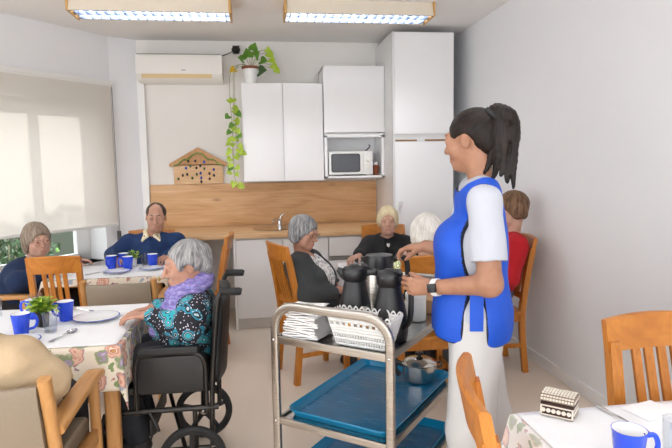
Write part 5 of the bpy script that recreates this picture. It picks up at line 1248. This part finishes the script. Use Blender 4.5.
# woman in charcoal cardigan ------------------------------------------
H = Head((.312, 3.98, 1.028), (.80, -.60), 14, 4, .99)
P = person('grey-haired woman in a charcoal cardigan and patterned blouse, looking down', H, (.86, -.45), (.372, 3.985, .59), nb=(.300, 3.985, .872), sw=.155, bust=.8, belly=.6, jaw=1.05, nose=1.1,
    hands=(hd((.545, 3.86, .635), (.85, .5, .05), (0, 0, -1), (-.5, .85, 0), e=(.300, 3.775, .625), curl=30), hd((.54, 4.05, .64), (.85, -.45, .0), (0, 0, -1), (-.4, -.85, 0), curl=30)), knee=[(.71, 3.91, .52), (.69, 4.09, .52)], foot=[(.66, 3.91, .085), (.64, 4.09, .085)], foot_dir=[(1, .1, 0)] * 2)
garment(P, 'blouse', 'blouse_print', inf=.010, sleeves=False, cuts=[neck_cut(P, .066, .03, .03), v_cut(P, .04, .05, .13)])
garment(P, 'cardigan', 'cardigan_charcoal', inf=.022, sleeve_inf=.026, cuff=.02, cuts=[neck_cut(P, .068, .02, .04), ('c', P['nb'] + P['G'][1] * .14 + Z * .02, P['Pv'] + P['G'][1] * .24 + Z * .05, .085, .085, .012, True, 0.0)])
trousers(P); shoes(P); hair(P, 'hair_grey', lambda sd, H: hair_bob(sd, H, -.030, -.05, .018, .064)); face_parts(H, P['root'], P['base'], 'hair_grey'); glasses(H, P['root'], P['base'])

# blonde woman --------------------------------------------------------
H = Head((1.052, 4.53, 1.045), (-.22, -.97), 5, 0, .97)
P = person('blonde woman in a black cardigan facing forward at the white table', H, (-.1, -1), (1.06, 4.64, .59), nb=(1.055, 4.585, .900), sw=.155, bust=.6, belly=.4, jaw=1.0, nose=1.0, skin='skin_pale', smile=.6,
    hands=(hd((.765, 4.30, .80), (-.75, -.62, -.1), (0, 0, -1), (.62, -.75, 0), e=(.815, 4.46, .775), curl=35), hd((1.16, 4.28, .81), (-.45, -.88, 0), (0, 0, -1), (-.88, .45, 0), curl=24, pole=(1, .3, .1))))
garment(P, 'blouse', 'blouse_print', inf=.009, sleeves=False, cuts=[neck_cut(P, .070, .04, .025), v_cut(P, .05, .10, .13)])
garment(P, 'cardigan', 'cardigan_black', inf=.020, sleeve_inf=.022, cuff=.03, cuts=[neck_cut(P, .066, .02, .04), v_cut(P, .05, .20, .15)])
trousers(P); shoes(P); hair(P, 'hair_blonde', lambda sd, H: hair_bob(sd, H, -.005, -.035, .011, .080, .072)); face_parts(H, P['root'], P['base'], 'hair_blonde')

# white-haired person from behind -------------------------------------
H = Head((1.028, 3.385, 1.062), (-.05, 1), 6, 0, 1.03)
P = person('white-haired person seen from behind, seated in front of the blonde woman', H, (0, 1), (1.02, 3.41, .59), nb=(1.025, 3.375, .905), sw=.155, bust=.4, belly=.4, skin='skin_pale',
    hands=(hd((1.13, 3.60, .655), (-.5, .8, 0), (0, 0, -1), (-.95, -.3, 0), curl=24), hd((.91, 3.60, .655), (.5, .8, 0), (0, 0, -1), (.95, -.3, 0), curl=24)), knee=[(1.10, 3.77, .53), (.94, 3.77, .53)], foot=[(1.09, 3.60, .085), (.95, 3.60, .085)])
garment(P, 'blouse', 'blouse_green', inf=.018, sleeve_inf=.022, cuff=.03, cuts=[neck_cut(P, .060, .01, .05)])
trousers(P); shoes(P); hair(P, 'hair_white', lambda sd, H: hair_bob(sd, H, -.02, -.06, .019, .050), amp=.006, wl=.05, st=(1, 1, 1)); face_parts(H, P['root'], P['base'], 'hair_white')

# woman in red --------------------------------------------------------
H = Head((1.800, 3.83, 1.172), (-.97, .22), 6, 0, 1.02)
P = person('woman in a red sweater and glasses seated against the right wall', H, (-1, .05), (1.685, 3.87, .59), nb=(1.806, 3.84, .985), sw=.160, bust=.7, belly=.6, skin='skin_pale', h=.0055,
    sh=[(1.775, 4.00, .925), (1.785, 3.68, .925)],
    hands=(hd((1.40, 3.98, .80), (-.95, -.2, 0), (0, 0, -1), (-.2, -.95, 0), curl=30), hd((1.43, 3.74, .80), (-.95, .2, 0), (0, 0, -1), (.2, .95, 0), e=(1.70, 3.62, .715), curl=30)))
garment(P, 'sweater', 'sweater_red', inf=.020, sleeve_inf=.024, cuff=.03, cuts=[neck_cut(P, .058, .015, .06)])
trousers(P, 'trousers_grey'); shoes(P); hair(P, 'hair_brown_old', lambda sd, H: hair_bob(sd, H, -.02, -.045, .016, .052)); face_parts(H, P['root'], P['base'], 'hair_brown_old'); glasses(H, P['root'], P['base'], 'glass_rim_dark')

# person in beige, near armchair --------------------------------------
H = Head((-1.02, 2.04, 1.10), (-.05, 1), 10, 0, 1.02)
P = person('person in a beige sweater in the near armchair, back turned', H, (0, 1), (-.962, 2.12, .605), nb=(-1.02, 2.03, .905), sw=.18, bust=0, belly=.5, torso_r=1.12, h=.006,
    hands=(hd((-.86, 2.31, .63), (-.3, .95, .0), (0, 0, -1), (-.95, -.3, 0), e=(-.775, 2.06, .755), curl=30), hd((-1.06, 2.32, .66), (.4, .9, 0), (0, 0, -1), (.9, -.4, 0), curl=30)))
garment(P, 'sweater', 'sweater_beige', inf=.024, sleeve_inf=.034, cuff=.03, cuts=[neck_cut(P, .062, .015, .055)], disp=((.012, .20, 0, (1, 1, 1)), (.007, .085, 3, (.7, .7, 1.3))))
trousers(P); shoes(P); hair(P, 'hair_grey', lambda sd, H: hair_bob(sd, H, -.02, -.04, .012, .055)); face_parts(H, P['root'], P['base'], 'hair_grey')

# ------------------------------------------------------------------ light, sky, camera
w = bpy.data.worlds.new('Daylight'); SC.world = w; w.use_nodes = True
bg = w.node_tree.nodes['Background']; bg.inputs['Color'].default_value = (.96, .98, 1.0, 1); bg.inputs['Strength'].default_value = 2.3
sl = bpy.data.lights.new('sun', 'SUN'); sl.energy = 1.5; sl.angle = math.radians(1.0); sl.color = (1, .95, .88); so = bpy.data.objects.new('sun', sl); COL.objects.link(so)
so.rotation_mode = 'QUATERNION'; so.rotation_quaternion = (-NO + DW * .30 - Vector((0, 0, .18))).to_track_quat('-Z', 'Y')
cam = bpy.data.cameras.new('camera'); co = bpy.data.objects.new('camera', cam); COL.objects.link(co)
cam.sensor_width = 36; cam.lens = 560 / 672 * 36; cam.clip_start = .05
yaw, pit, rol = map(math.radians, (7.75, 5.85, -1.0))
co.matrix_world = Matrix.Translation((0, 0, 1.5)) @ Matrix.Rotation(-yaw, 4, 'Z') @ Matrix.Rotation(PI / 2 - pit, 4, 'X') @ Matrix.Rotation(rol, 4, 'Z')
cam.dof.use_dof = False
SC.camera = co
SC.view_settings.view_transform = 'Standard'; SC.view_settings.look = 'None'; SC.view_settings.gamma = 1; SC.view_settings.use_curve_mapping = False
SC.view_settings.exposure = 0.95
SC.cycles.max_bounces = 8; SC.cycles.diffuse_bounces = 5; SC.cycles.transparent_max_bounces = 12; SC.cycles.sample_clamp_indirect = 6; SC.cycles.use_denoising = True
SC.cycles.caustics_reflective = False; SC.cycles.caustics_refractive = False
